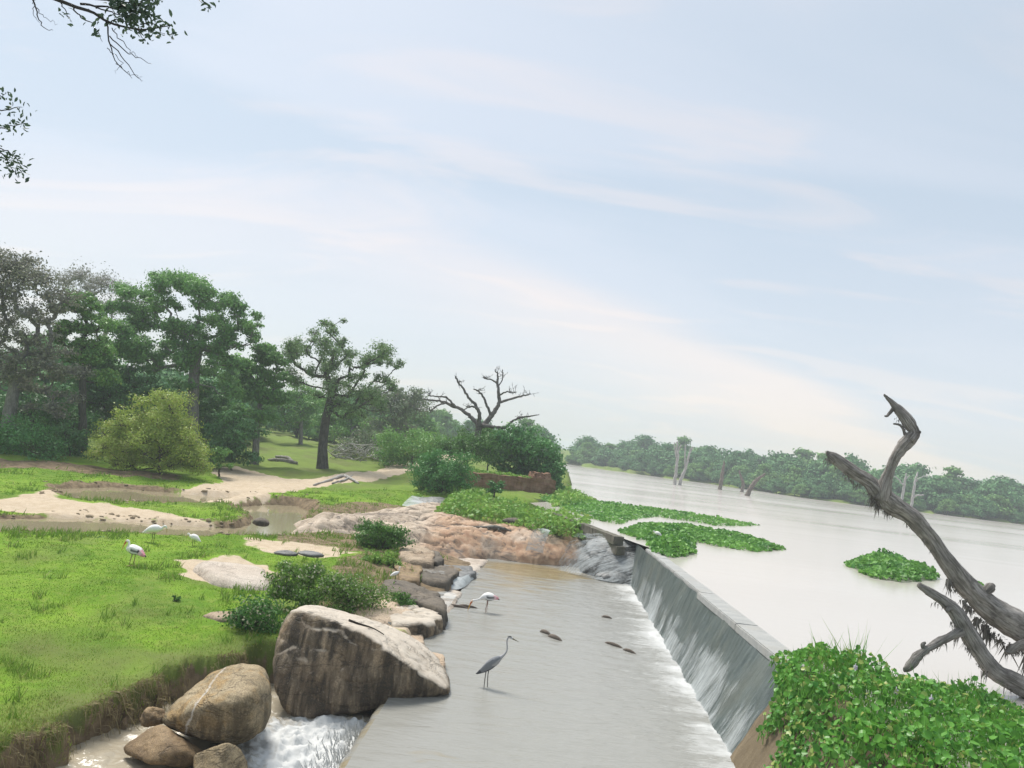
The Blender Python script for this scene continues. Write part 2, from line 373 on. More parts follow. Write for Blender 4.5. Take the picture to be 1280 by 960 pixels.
def m_film():
    """white broken sheet of water: opaque threads, clear between"""
    g = G('falling_water_film'); p = g.co()
    w = g.noise(p, 1.3, 3, .5); q = g.n('VectorMath', {'operation': 'ADD'}); g.set(q.inputs[0], p); g.set(q.inputs[1], g.mix(1., (0, 0, 0), g.mix(.12, (0, 0, 0), w)))
    st = g.noise(g.map(q.outputs[0], (.6, 13.0, .55)), 2.2, 10, .76, .25); st2 = g.noise(g.map(p, (.5, 1.1, .5)), 1.4, 5, .6)
    k = g.math('ADD', g.math('ADD', st, g.math('MULTIPLY', g.math('SUBTRACT', st2, .5), .9)), g.math('MULTIPLY', g.math('SUBTRACT', g.attr(0), .5), .8))
    al = g.ramp(k, [(.50, 0.), (.66, .40), (.88, .75)])
    a = g.pbsdf((.56, .60, .60), .5, g.bump(st, .7, .03), spec=.35); t = g.n('BsdfTransparent')
    mx = g.n('MixShader'); g.set(mx.inputs[0], al); g.nt.links.new(t.outputs[0], mx.inputs[1]); g.nt.links.new(a, mx.inputs[2])
    return g.done(mx.outputs[0])
def m_concrete(name, a, b, c3, sz=(1, 1, .3)):
    g = G(name); p = g.co(); st = g.noise(g.map(p, sz), 3.0, 7, .65, .3); b_ = g.noise(p, 1.3, 5); f = g.noise(p, 45, 5, .7)
    c = g.mix(g.ramp(st, [(.33, 0.), (.67, 1.)]), a, b); c = g.mix(g.ramp(b_, [(.5, 0.), (.68, .75)]), c, c3); c = g.mix(g.ramp(f, [(.3, .45), (.62, 0.)]), c, tuple(x*.45 for x in a))
    return g.done(g.pbsdf(c, .9, g.bump(g.math('ADD', st, g.math('MULTIPLY', f, .5)), .7, .03), spec=.15))
def m_vcol(name, rough=.7, spec=.2, sc=40.):
    g = G(name); f = g.noise(g.co(), sc, 3); c = g.mix(g.ramp(f, [(.35, .3), (.65, 0.)]), g.attr(), g.mix(1., g.attr(), (.75, .75, .75), 'MULTIPLY'))
    return g.done(g.pbsdf(c, rough, g.bump(f, .3, .01), spec=spec))

def m_shelf():
    g = G('shelf_rock'); p = g.co(); big = g.noise(p, .55, 6, .6, .8); med = g.noise(p, 2.4, 7, .65, .5); fine = g.noise(p, 22, 7, .75)
    tan = g.mix(g.ramp(med, [(.38, 0.), (.62, 1.)]), (.34, .27, .20), (.56, .47, .37)); rust = g.mix(g.ramp(med, [(.36, 0.), (.64, 1.)]), (.30, .175, .105), (.50, .345, .225)); rust = g.mix(g.ramp(big, [(.46, 0.), (.66, .8)]), rust, (.50, .43, .35))
    c = g.mix(g.ramp(g.math('ADD', g.attr(0), g.math('MULTIPLY', g.math('SUBTRACT', big, .5), .9)), [(.35, 0.), (.65, 1.)]), tan, rust)
    dk = g.noise(g.map(p, (1, 1, 2.5), (.0, .1, .5)), 1.5, 7, .7, 1.2); c = g.mix(g.ramp(dk, [(.36, .9), (.47, 0.)]), c, (.10, .085, .072))
    c = g.mix(g.math('MULTIPLY', g.attr(1), g.ramp(med, [(.3, .5), (.6, 1.)])), c, (.20, .205, .195)); c = g.mix(g.math('MULTIPLY', g.attr(2), .8), c, (.09, .075, .062))
    c = g.mix(g.ramp(fine, [(.36, .4), (.52, 0.)]), c, (.16, .11, .085)); c = g.mix(g.ramp(fine, [(.60, 0.), (.74, .25)]), c, (.66, .56, .47))
    ro = g.mix(g.attr(1), (.85, .85, .85), (.3, .3, .3)); return g.done(g.pbsdf(c, ro, g.bump(g.math('ADD', med, g.math('MULTIPLY', fine, .35)), .45, .05), spec=.3))
MT = dict(
    shelf=m_shelf(),
    ground=m_ground(),
    grass=leaf_mat('grass_blades', (.098, .200, .020), (.245, .385, .045), (.30, .30, .10), .35, .55),
    drygrass=leaf_mat('dry_grass', (.14, .115, .055), (.31, .26, .13), (.40, .34, .2), .25, .8),
    reed=leaf_mat('marsh_grass', (0.110, 0.270, 0.040), (0.280, 0.480, 0.085), (.30, .36, .10), .3),
    hyacinth=leaf_mat('hyacinth_leaf', (0.050, 0.190, 0.028), (0.165, 0.400, 0.060), (.36, .42, .12), .3, .35),
    hyacinth_far=leaf_mat('hyacinth_leaf_distant', (0.070, 0.215, 0.040), (0.190, 0.410, 0.075), None, .3, .45),
    creeper=leaf_mat('creeper_leaf', (0.050, 0.180, 0.052), (0.135, 0.330, 0.085), None, .25, .45),
    umbrella=leaf_mat('broad_crown_leaf', (0.075, 0.200, 0.062), (0.215, 0.410, 0.115), None, .38),
    midgreen=leaf_mat('mid_green_leaf', (0.085, 0.225, 0.060), (0.230, 0.440, 0.105), (.22, .32, .07), .25),
    darkgreen=leaf_mat('dark_green_leaf', (0.050, 0.150, 0.054), (0.130, 0.285, 0.085), None, .2),
    greygreen=leaf_mat('grey_green_leaf', (0.130, 0.185, 0.105), (0.240, 0.310, 0.165), (.24, .22, .16), .2),
    greybrown=leaf_mat('grey_brown_leaf', (0.150, 0.165, 0.118), (0.270, 0.285, 0.195), (.30, .27, .20), .2),
    loneleaf=leaf_mat('feathery_leaf', (0.105, 0.195, 0.080), (0.230, 0.360, 0.135), None, .25),
    yellow=leaf_mat('yellow_green_leaf', (0.205, 0.315, 0.050), (0.410, 0.520, 0.100), (.46, .44, .13), .3),
    shrub=leaf_mat('shrub_leaf', (0.034, 0.115, 0.032), (0.109, 0.265, 0.052), (.55, .52, .38), .25),
    flowershrub=leaf_mat('flowering_shrub_leaf', (0.070, 0.175, 0.036), (0.230, 0.385, 0.080), (.62, .60, .46), .3),
    shrubplain=leaf_mat('bush_leaf', (0.040, 0.127, 0.029), (0.138, 0.299, 0.052), None, .25),
    farleaf=leaf_mat('far_shore_leaf', (0.060, 0.175, 0.070), (0.140, 0.300, 0.100), None, .15, .7),
    farleaf2=leaf_mat('far_shore_leaf_light', (0.100, 0.230, 0.065), (0.200, 0.370, 0.105), None, .15, .7),
    overleaf=leaf_mat('overhead_leaf', (.035, .070, .045), (.080, .130, .070), None, .3),
    mudclod=leaf_mat('mud_crumb', (.20, .155, .10), (.36, .29, .20), None, .0, .95),
    shrubgrass=leaf_mat('rank_grass', (0.095, 0.200, 0.025), (0.220, 0.350, 0.050), (.32, .30, .13), .3, .6),
    petal=leaf_mat('pale_lilac_petal', (.52, .44, .58), (.72, .66, .76), None, .3),
    bark=bark_mat('dark_bark', (.060, .058, .050), (.125, .120, .105)),
    barkgrey=bark_mat('grey_bark', (.14, .135, .125), (.27, .26, .24)),
    deadwood=bark_mat('dead_wood', (.155, .142, .128), (.50, .47, .435), 9.),
    deadgrey=bark_mat('grey_dead_limb', (.085, .078, .072), (.24, .225, .21), 9.),
    deadpale=bark_mat('bleached_wood', (.33, .31, .285), (.55, .53, .50)),
    deadbrown=bark_mat('weathered_brown_wood', (.13, .105, .085), (.26, .22, .185)),
    twig=bark_mat('twig', (.055, .045, .035), (.12, .10, .08)),
    fibre=leaf_mat('hanging_bark_fibre', (.085, .078, .070), (.21, .20, .18), None, .15, .9),
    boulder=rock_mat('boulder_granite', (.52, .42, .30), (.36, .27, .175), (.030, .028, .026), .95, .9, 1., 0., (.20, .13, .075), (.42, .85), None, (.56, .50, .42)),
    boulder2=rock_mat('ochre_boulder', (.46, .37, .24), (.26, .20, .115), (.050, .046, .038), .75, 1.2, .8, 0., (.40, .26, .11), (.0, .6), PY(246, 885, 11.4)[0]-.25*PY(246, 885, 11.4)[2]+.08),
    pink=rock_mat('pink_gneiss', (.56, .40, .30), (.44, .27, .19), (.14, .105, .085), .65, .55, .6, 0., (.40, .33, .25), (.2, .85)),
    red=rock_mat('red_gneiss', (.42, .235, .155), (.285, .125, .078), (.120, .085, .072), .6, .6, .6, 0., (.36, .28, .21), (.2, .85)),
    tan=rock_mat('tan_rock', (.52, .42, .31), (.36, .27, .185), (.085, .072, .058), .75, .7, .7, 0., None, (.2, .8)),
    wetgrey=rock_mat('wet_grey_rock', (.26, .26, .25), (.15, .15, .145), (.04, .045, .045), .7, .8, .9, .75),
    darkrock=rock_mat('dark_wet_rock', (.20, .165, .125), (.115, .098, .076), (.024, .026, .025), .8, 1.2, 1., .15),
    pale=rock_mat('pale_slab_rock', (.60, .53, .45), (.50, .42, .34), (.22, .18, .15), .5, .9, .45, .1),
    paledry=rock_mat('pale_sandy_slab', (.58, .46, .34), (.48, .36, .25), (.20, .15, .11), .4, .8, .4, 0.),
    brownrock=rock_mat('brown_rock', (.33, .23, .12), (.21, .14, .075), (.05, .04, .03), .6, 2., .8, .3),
    masonry=m_concrete('old_laterite_masonry', (.17, .095, .060), (.31, .19, .125), (.36, .27, .20)),
    render_patch=m_concrete('old_grey_render', (.20, .19, .16), (.31, .30, .26), (.25, .23, .17), (1, 2, .4)),
    masonry_base=m_concrete('pale_plinth', (.27, .20, .15), (.40, .31, .24), (.20, .15, .11)),
    wallgrey=m_concrete('mossy_block_wall', (.10, .095, .075), (.22, .205, .17), (.10, .12, .06)),
    concrete_wet=m_concrete_wet(),
    concrete_cap=m_concrete('wet_crest_concrete', (.33, .34, .33), (.46, .46, .44), (.40, .39, .36), (.5, 2, 1)),
    concrete_dry=m_concrete('brown_stained_concrete', (.12, .092, .058), (.25, .20, .13), (.17, .135, .085), (1, 2.5, .25)),
    apron=m_concrete('apron_concrete', (.25, .24, .19), (.36, .34, .27), (.20, .21, .15)),
    lake=m_water('lake_water', (.50, .462, .420), rough=.17, sx=(.3, 1, 1), wave=.30, scale=1.2, wdist=.02),
    pool=m_water('spillway_water', (.275, .272, .245), rough=.10, sx=(.55, 1.6, 1), wave=.75, scale=1.9, brown=(.25, .20, .105), wdist=.05, fth=(.34, .95)),
    pond=m_water('pond_water', (.275, .235, .150), rough=.06, sx=(.4, 1, 1), wave=.10, scale=2., wdist=.02),
    pondgrey=m_water('rippled_pond_water', (.35, .335, .285), rough=.10, sx=(.5, 1, 1), wave=.35, scale=3., wdist=.03),
    stream=m_water('stream_water', (.36, .315, .235), rough=.14, sx=(1, 1.6, 1), wave=.7, scale=2.0, wdist=.06, fth=(.36, .70)),
    film=m_film(),
    foam=m_water('white_water', (.74, .73, .70), rough=.5, wave=.8, scale=6., wdist=.04),
    feather=m_vcol('feathers', .8, .1),
    scale=m_vcol('scaly_hide', .6, .3, 14.),
)
# ---------------------------------------------------------------- terrain
LAKE = 1.5; POND = 0.22; POOL = 0.0; LOW = -0.42
CP = np.array([(-5,9.5,.04),(-4.5,10.5,.04),(-4,12,.08),(-8,12,.15),(-14,14,.30),(-6,16,.28),(-9,20,.32),(-16,24,.36),(-3.4,14.6,.16),(-5,18,.34),(-11,8,.15),(-8,5,.1),
    (-3.4,17.5,.30),(-2.4,20,.15),(-3,24,.35),(-6,23,.36),(-2.6,27,.30),(-5,28,.42),(-9,28,.40),(-14,29,.42),(-20,31,.55),(-12,35,.55),(-9,36,.55),(-18,40,.68),(-13,42,.70),(-26,40,.80),
    (-30,60,1.3),(-13,57,1.25),(-20,70,1.7),(-40,90,2.2),(-8,50,1.25),(-5,52,1.65),(-2,56,2.15),(0,62,2.3),(3,58,1.9),(-5,45,1.15),(-4,41,.85),(-4,36,.25),(0,35,-.1),(3,33,-.1),(0,40,.6),(2,38,.5),(-2,43,.9),(-3,32.5,.1),(-6,33.5,.25),(-1,33,-.2),(-1.5,47,1.5),(2,49,1.5),
    (3,70,2.2),(0,100,2.3),(6,120,1.9),(0,200,2.6),(15,225,2.0),(60,170,2.0),(100,165,2.2),(-60,200,4),(150,170,2.6),(60,260,5),(150,260,6),(0,300,5),(-150,150,4),(-80,60,2.5),(-60,25,.8),(9,4,1.2),(6.5,9,1.2),(12,2,1.2)], float)
def _phi(r): return np.sqrt(r*r+1.0)
_A = _phi(np.hypot(CP[:,0][:,None]-CP[:,0], CP[:,1][:,None]-CP[:,1])); _n = len(CP)
_S = np.block([[_A, np.ones((_n,1))], [np.ones((1,_n)), np.zeros((1,1))]])
_w = np.linalg.solve(_S, np.concatenate([CP[:,2], [0]]))
def rbf(X, Y):
    z = np.full(X.shape, _w[-1])
    for (x, y, _), w in zip(CP, _w[:-1]): z = z + w*_phi(np.hypot(X-x, Y-y))
    return z
def zland0(X, Y): return np.clip(rbf(X, Y), -.2, 7)
def PT(px, py):
    z = .4
    for _ in range(12):
        p = PZ(px, py, min(z, 3.9)); z = .5*z + .5*float(zland0(np.array([p[0]]), np.array([p[1]]))[0])
    return p
def pxpoly(pts, z): return [PZ(x, y, z)[:2] for x, y in pts]
def ptpoly(pts): return [PT(x, y)[:2] for x, y in pts]
def xbase(Y): return 4.2 + .060*(Y-12.6)
def xcrest(Y): return 5.05 + .020*(Y-13.)
APRON_L = np.array([(-1.95,3.),(-1.75,8.),(-1.58,10.7),(-1.46,13.1),(-1.32,16.),(-1.16,19.4),(-.1,31.4)])
def xleft(Y): return np.interp(Y, APRON_L[:,1], APRON_L[:,0])
poolpoly = [(x, y) for x, y in APRON_L] + [(2.7,31.),(5.9,30.4),(5.9,28),(5.7,12.6),(5.5,3)]
lakepoly = [(5.0,2),(5.0,13),(5.35,27.5),(4.9,30.5),(3.6,34),(2.6,38.5),(1.8,43.8),(4.4,50),(6.0,58),(7.5,75),(11,120),(15.5,205),(17,214)] + \
           pxpoly([(800,593.5),(900,607),(1000,622),(1100,635),(1180,644),(1280,656)], LAKE) + [(150,152),(190,100),(120,-5),(30,-20),(5,-20)]
pondA = pxpoly([(-160,648),(-60,650),(0,650),(60,648),(130,651),(190,655),(250,659),(300,660),(318,648),(285,635),(330,631),(372,632),(392,642),(368,654),(378,664),(400,670),(345,673),(250,673),(200,671),(130,669),(60,665),(0,665),(-60,670),(-160,672)], POND)
pondB = pxpoly([(76,611),(140,609),(200,615),(262,621),(300,622),(250,628),(150,627),(120,628),(80,622)], .40)
lowpoly = pxpoly([(-140,1040),(0,985),(60,956),(110,936),(128,925),(165,905),(235,876),(330,858)], LOW) + [(-1.9,14.3),(-1.4,12.8),(-1.5,10.7),(-1.7,3),(-7,2),(-9,6)]
S1 = ptpoly([(-60,626),(0,621),(60,614),(80,624),(120,632),(180,638),(250,649),(300,658),(200,654),(120,646),(60,641),(0,635),(-60,636)])
S2 = ptpoly([(262,592),(292,581),(312,586),(350,597),(400,597),(460,590),(520,577),(575,565),(596,560),(575,574),(520,589),(450,603),(385,609),(330,619),(262,628),(190,614),(240,610),(282,602)])
S3 = ptpoly([(300,668),(350,676),(420,684),(450,694),(400,700),(340,690),(310,680)])
S4 = ptpoly([(225,700),(300,694),(345,712),(345,740),(300,735),(235,722)])
S5 = ptpoly([(440,742),(520,735),(545,765),(520,790),(450,780)])
D1 = ptpoly([(425,700),(480,690),(640,694),(600,725),(560,800),(430,800),(400,760)]); D2 = ptpoly([(340,650),(380,632),(480,628),(560,640),(760,650),(765,720),(600,705),(430,690),(350,680)])
M1 = ptpoly([(-80,575),(0,574),(120,582),(220,595),(220,600),(100,590),(0,582),(-80,582)])
def terrain(X, Y):
    z = zland0(X, Y)
    far = np.hypot(X, Y)
    z = z + n2(X, Y, .35, 4, 3.)*np.clip(.05+.003*far, 0, .5) + n2(X, Y, 1.6, 3, 9.)*.025
    dA, dB, dL, dP, dK = (sdf(p, X, Y) for p in (pondA, pondB, lowpoly, poolpoly, lakepoly))
    wob = n2(X, Y, .9, 3, 5.)*.28 + n2(X, Y, 3.5, 2, 6.)*.06
    def carve(z, d, lev, w0, w1, deep): return (lev-deep)*(1-sstep(-w0, w1, d)) + z*sstep(-w0, w1, d)
    z = carve(z, dA+wob*.9, POND, .5, .35, .35); z = carve(z, dB+wob*.9, .40, .5, .35, .3)
    dL = dL+n2(X, Y, 1.5, 4, 8.)*.34
    z = carve(z, dL+n2(X, Y, 5., 3, 18.)*.10, LOW, .16, .24, .5); z = carve(z, dP, POOL, .05, .45, .6)
    z = carve(z, dK+wob*.5, LAKE, .4, 1.2, 2.2)
    return z, dA, dB, dL, dP, dK, wob
def build_ground():
    r1 = 3.2*1.0095**np.arange(345); rr = np.concatenate([r1, r1[-1]*1.045**np.arange(1, 80)]); rr = rr[rr < 1150]
    an = R(1)*np.concatenate([np.linspace(-72, 16, 470), np.linspace(17, 78, 62)])
    Rg, Ag = np.meshgrid(rr, an, indexing='ij'); X = (Rg*np.sin(Ag)).ravel(); Y = (Rg*np.cos(Ag)).ravel()
    z, dA, dB, dL, dP, dK, wob = terrain(X, Y)
    sand = np.zeros_like(X)
    for poly, s_ in ((S1, .9), (S2, .5), (S3, .6), (S4, .4), (S5, .8)): sand = np.maximum(sand, (1-sstep(-.45*s_, .5*s_, sdf(poly, X, Y)+wob*1.3))*np.clip(.95+.5*n2(X, Y, 1.1, 4, 7.), 0, 1))
    mud = np.maximum.reduce([(1-sstep(.05, .85, dA+wob))*.85, (1-sstep(.0, .9, dB+wob))*.9, 1-sstep(.04, .26, dL), (1-sstep(.1, .6, dP))*.7, (1-sstep(0, 1., dK))*.5*(Y < 70), (1-sstep(-.2, .8, sdf(M1, X, Y)))*.9])
    for poly in (D1, D2): mud = np.maximum(mud, (1-sstep(-.3, .6, sdf(poly, X, Y)+wob))*.85)
    mud = mud*(1-.8*sand)
    dry = np.clip((1-sstep(.2, 1.6, dL))*.8 + .9*np.clip(n2(X, Y, .45, 4, 2.)-.05, 0, 1) + .6*sstep(42, 52, Y), 0, 1)
    mb = MB(); mb.add(np.stack([X, Y, z], 1), grid_quads(len(rr), len(an))[:, ::-1], None, np.stack([sand, mud, dry], 1))
    return tag(mb.build('ground', MT['ground']), kind='structure')
build_ground()

# ---------------------------------------------------------------- water sheets
def sheet(name, poly, z, mat, step=.6, pad=.5):
    """flat sheet over a polygon's box, cut by the polygon (plus a margin that runs under the banks)"""
    bm = bmesh.new(); vs = [bm.verts.new((p[0], p[1], z)) for p in poly]; bm.faces.new(vs); bmesh.ops.triangulate(bm, faces=bm.faces)
    me = bpy.data.meshes.new(name); bm.to_mesh(me); bm.free()
    at = me.color_attributes.new('Col', 'FLOAT_COLOR', 'POINT'); at.data.foreach_set('color', np.tile([0, 0, 0, 1.], len(me.vertices)))
    for p in me.polygons:
        if p.normal.z < 0: me.flip_normals(); break
    me.materials.append(MT[mat]); return tag(link(name, me), kind='structure')
def grow(poly, d):
    c = np.asarray(poly, float); out = []
    for a, p, b in zip(np.roll(c, 1, 0), c, np.roll(c, -1, 0)):
        e1 = p-a; e2 = b-p; n1 = np.array([e1[1], -e1[0]])/(np.linalg.norm(e1)+1e-9); n2_ = np.array([e2[1], -e2[0]])/(np.linalg.norm(e2)+1e-9)
        n_ = n1+n2_; n_ /= np.linalg.norm(n_)+1e-9; out.append(p+n_*d)
    out = np.array(out); area = lambda q: .5*np.sum(q[:,0]*np.roll(q[:,1],-1)-np.roll(q[:,0],-1)*q[:,1])
    return out if abs(area(out)) > abs(area(c)) else grow(poly, -d)
lk = np.array(lakepoly); lk2 = lk.copy()
for i, (x, y) in enumerate(lk):        # run the sheet under the natural banks, stop at the crest and the dividing walls
    if y > 55: lk2[i] = (x-6 if i < 12 else x, y+(8 if y > 120 else 0))
lk2[0] = (5.25, 2); lk2[1] = (5.4, 13); lk2[2] = (5.7, 27.6)
sheet('lake', lk2, LAKE, 'lake')
sheet('pond', grow(pondA, .6), POND, 'pond'); sheet('pond', grow(pondB, .6), .40, 'pond')

def pool_water():
    ys = 3 + (31.6-3)*np.linspace(0, 1, 430)**1.15; ns = 150; s = np.linspace(0, 1, ns)
    Yg, Sg = np.meshgrid(ys, s, indexing='ij'); xl = xleft(Yg)-.03; xr = xbase(Yg)+.25; X = xl+(xr-xl)*Sg
    X, Y = X.ravel(), Yg.ravel()
    dw = xbase(Y)-X                                         # distance from the foot of the weir
    foam = np.exp(-np.maximum(dw, 0)/.40)*.48 + np.exp(-np.maximum(dw, 0)/1.5)*.32
    foam *= sstep(32, 28.5, Y)*.6+.4
    foam += .55*np.exp(-((X-4.0)**2/1.6+(Y-30.2)**2/.35))
    foam *= np.clip(1+.9*n2(X*.6, Y*1.7, .8, 3, 2.), .25, 1.6)
    foam += .10*sstep(-.5, 3.6, X)*sstep(30.5, 27, Y)+.05
    foam = np.clip(foam, 0, 1.)
    brown = 1.2*np.exp(-((X-1.6)**2/5+(Y-29.4)**2/2.6)) + .55*np.exp(-((X-1.)**2/4+(Y-26)**2/4)) + .35*np.exp(-((X+.3)**2/1.5+(Y-10)**2/9))
    z = .012*n2(X*.6, Y*1.6, 1.6, 3, 1.) + .035*foam*n2(X, Y*1.5, 3.0, 3, 4.)
    lip = []
    V = np.stack([X, Y, z], 1); C = np.stack([foam, brown, 0*X], 1)
    mb = MB(); mb.add(V, grid_quads(len(ys), ns)[:, ::-1], None, C)
    # the thin sheet curling over the open left edge of the apron
    k = ys < 13.35; yl = ys[k]; x0 = xleft(yl)-.03; z0 = z.reshape(len(ys), ns)[k, 0]
    prof = [(0, 0), (-.05, -.012), (-.10, -.05), (-.14, -.12), (-.17, -.22), (-.19, -.36), (-.20, -.55)]
    P = np.stack([np.stack([x0+dx+.02*n2(yl, yl*0+i, 2.5, 2, 3.)*(i > 1), yl, z0+dz], 1) for i, (dx, dz) in enumerate(prof)], 1)
    fo = np.array([0, 0, .02, .06, .14, .25, .6])[None, :]*np.ones(len(yl))[:, None]
    mb.add(P.reshape(-1, 3), grid_quads(len(yl), len(prof)), None, np.stack([fo.ravel(), .5*np.ones(fo.size), 0*fo.ravel()], 1))
    return tag(mb.build('spillway_water', MT['pool']), kind='structure')
pool_water()

def stream_water():
    xs = np.linspace(-8.5, -1.5, 230); ys = np.linspace(4, 15.2, 260); Yg, Xg = np.meshgrid(ys, xs, indexing='ij'); X, Y = Xg.ravel(), Yg.ravel()
    c = PZ(385, 935, LOW)[:2]; d = np.hypot((X-c[0])*1.0, (Y-c[1])*.75)
    foam = np.exp(-(d/1.15)**2)*1.05 + .65*np.exp(-np.abs(X-xleft(Y)+.35)/.35)*(Y < 13.4)
    c2 = PZ(120, 945, LOW)[:2]; foam += .30*np.exp(-np.hypot(X-c2[0], (Y-c2[1]))/.7)
    foam = np.clip(foam, 0, 1)
    z = LOW + .06*n2(X, Y, 1.1, 3, 4.) + foam*(.16*np.abs(n2(X, Y, 2.3, 4, 7.)) + .07*n2(X, Y, 7., 3, 5.)) + .02*n2(X, Y, 4, 2, 3.)
    mb = MB(); mb.add(np.stack([X, Y, z], 1), grid_quads(len(ys), len(xs))[:, ::-1], None, np.stack([foam, 0*X, 0*X], 1))
    # small spurts of spray thrown up where the sheet lands
    n_ = 420; yy = rng.uniform(10.8, 13.2, n_); xx = xleft(yy)-.28-np.abs(rng.normal(0, .22, n_)); zz = LOW+.05+0*xx
    ln = np.abs(rng.normal(.05, .07, n_)); T = np.stack([rng.normal(-.25, .3, n_), rng.normal(0, .3, n_), np.ones(n_)], 1)*ln[:, None]
    A = np.stack([xx, yy, zz], 1); sticks(mb, A, A+T, .012, .003, (1., 0, 0))
    return tag(mb.build('stream', MT['stream']), kind='structure')
stream_water()

# ---------------------------------------------------------------- weir
def strip(mb, ya, yb, prof, n_=60, c=None, uneven=0., cfun=None):
    """sweep a profile [(x as function of Y, z)] along the weir"""
    ys = np.linspace(ya, yb, n_); P = []
    for i, (fx, z) in enumerate(prof):
        x = fx(ys); P.append(np.stack([x, ys, np.full(n_, z)], 1))
    P = np.stack(P, 1)
    if uneven:
        f = P.reshape(-1, 3); f[:, 0] += uneven*fbm(f*np.array([1, 1.1, .8]), 4); f[:, 2] += .4*uneven*fbm(f*1.7+5, 3)*(f[:, 2] > .2); P = f.reshape(P.shape)
    C = (1, 1, 1) if cfun is None else cfun(P.reshape(-1, 3))
    mb.add(P.reshape(-1, 3), grid_quads(n_, len(prof)), None, C)
wall_root = thing('weir', 'long sloping concrete weir wall streaked with falling water beside the lake', 'weir', (4.7, 20, 0))
YN, YM, YF = 12.75, 20.6, 29.4
def face_prof(k, n_=14, off=0.):
    out = []
    for t in np.linspace(0, 1, n_):
        z = -.5 + t*(LAKE-.06+.5)*k
        out.append((lambda Y, z=z: xbase(Y) + (xcrest(Y)-xbase(Y))*(z/(LAKE-.06)) - off, z))
    return out
mb = MB(); strip(mb, YN, YF, face_prof(1., 22), 240, uneven=.05); reparent(mb.build('wall_face', MT['concrete_wet']), wall_root)
# crest slabs, each with its own edges
def slab(name, ya, yb, x0, x1, z0, z1, mat, root, seed=0):
    bm = bmesh.new(); vs = []
    for z in (z0, z1):
        for y, (sx) in ((ya, 0), (yb, 0)):
            for e in (0, 1):
                vs.append(bm.verts.new(((x0 if e == 0 else x1)+xcrest(y), y, z)))
    for f in ((0,1,3,2),(4,6,7,5),(0,4,5,1),(2,3,7,6),(0,2,6,4),(1,5,7,3)): bm.faces.new([vs[i] for i in f])
    bmesh.ops.recalc_face_normals(bm, faces=bm.faces); bmesh.ops.subdivide_edges(bm, edges=bm.edges, cuts=6, use_grid_fill=True)
    bmesh.ops.bevel(bm, geom=[e for e in bm.edges if e.calc_face_angle(0) > .8], offset=.02, segments=2, affect='EDGES')
    me = bpy.data.meshes.new(name); 
    co = np.array([v.co for v in bm.verts]); dn = fbm(co*2.3+seed, 3)*.006
    for v, d in zip(bm.verts, dn): v.co.z += d; v.co.x += d
    bm.to_mesh(me); bm.free(); me.materials.append(MT[mat]); return reparent(link(name, me), root)
edges_y = [12.9, 15.9, 19.3, 22.6, 25.3, 27.6]
for i, (a, b) in enumerate(zip(edges_y[:-1], edges_y[1:])):
    slab('crest_slab', a+.006, b-.006, (-.06 if i < 2 else .02), 0.42, LAKE-.16, LAKE+.008, 'concrete_cap', wall_root, i*3.1)
# dry brown end of the wall, towards the bridge
mb = MB(); strip(mb, 3.0, YN-.02, [(lambda Y, z=z: xbase(Y)-.06+(xcrest(Y)-xbase(Y)+.0)*(z/(LAKE-.06)), z) for z in np.linspace(-.5, LAKE-.06, 20)] + [(lambda Y: xcrest(Y)+.6, LAKE-.08)], 160, uneven=.06)
reparent(mb.build('dry_wall_face', MT['concrete_dry']), wall_root)
# the film of water on the face
mb = MB()
def fc(P):
    t = np.clip((P[:, 2]+.1)/(LAKE), 0, 1); a = .54-.42*sstep(.45, .85, t) + .14*(1-t)
    a = a - .5*np.exp(-((P[:, 1]-26.9)/.55)**2) - .30*np.exp(-((P[:, 1]-19.2)/.7)**2)*(t > .35) + .10*np.sin(P[:, 1]*1.7)
    return np.stack([np.clip(a, 0, 1)]*3, 1)
strip(mb, YN+.1, 29.2, face_prof(1., 26, .022), 280, uneven=.055, cfun=fc)
tag(mb.build('falling_water', MT['film']), 'thin white threads of water running down the dark weir face', 'waterfall')
# apron slab with its raw left edge
ap = MB(); ys = np.linspace(3, 31.6, 120); xl = xleft(ys)
prof = np.stack([np.stack([xl-.04, ys, np.full(120, -.95)], 1), np.stack([xl-.06, ys, np.full(120, -.16)], 1), np.stack([xl-.02, ys, np.full(120, -.07)], 1), np.stack([xl+.10, ys, np.full(120, -.055)], 1), np.stack([xbase(ys)+.3, ys, np.full(120, -.06)], 1)], 1)
prof[:, :3, 0] += .03*n2(ys, ys*0, 1.4, 3, 2.)[:, None]
ap.add(prof.reshape(-1, 3), grid_quads(120, 5)); tag(ap.build('spillway_apron', MT['apron']), 'flat concrete spillway floor under shallow water with a raw left edge', 'spillway')

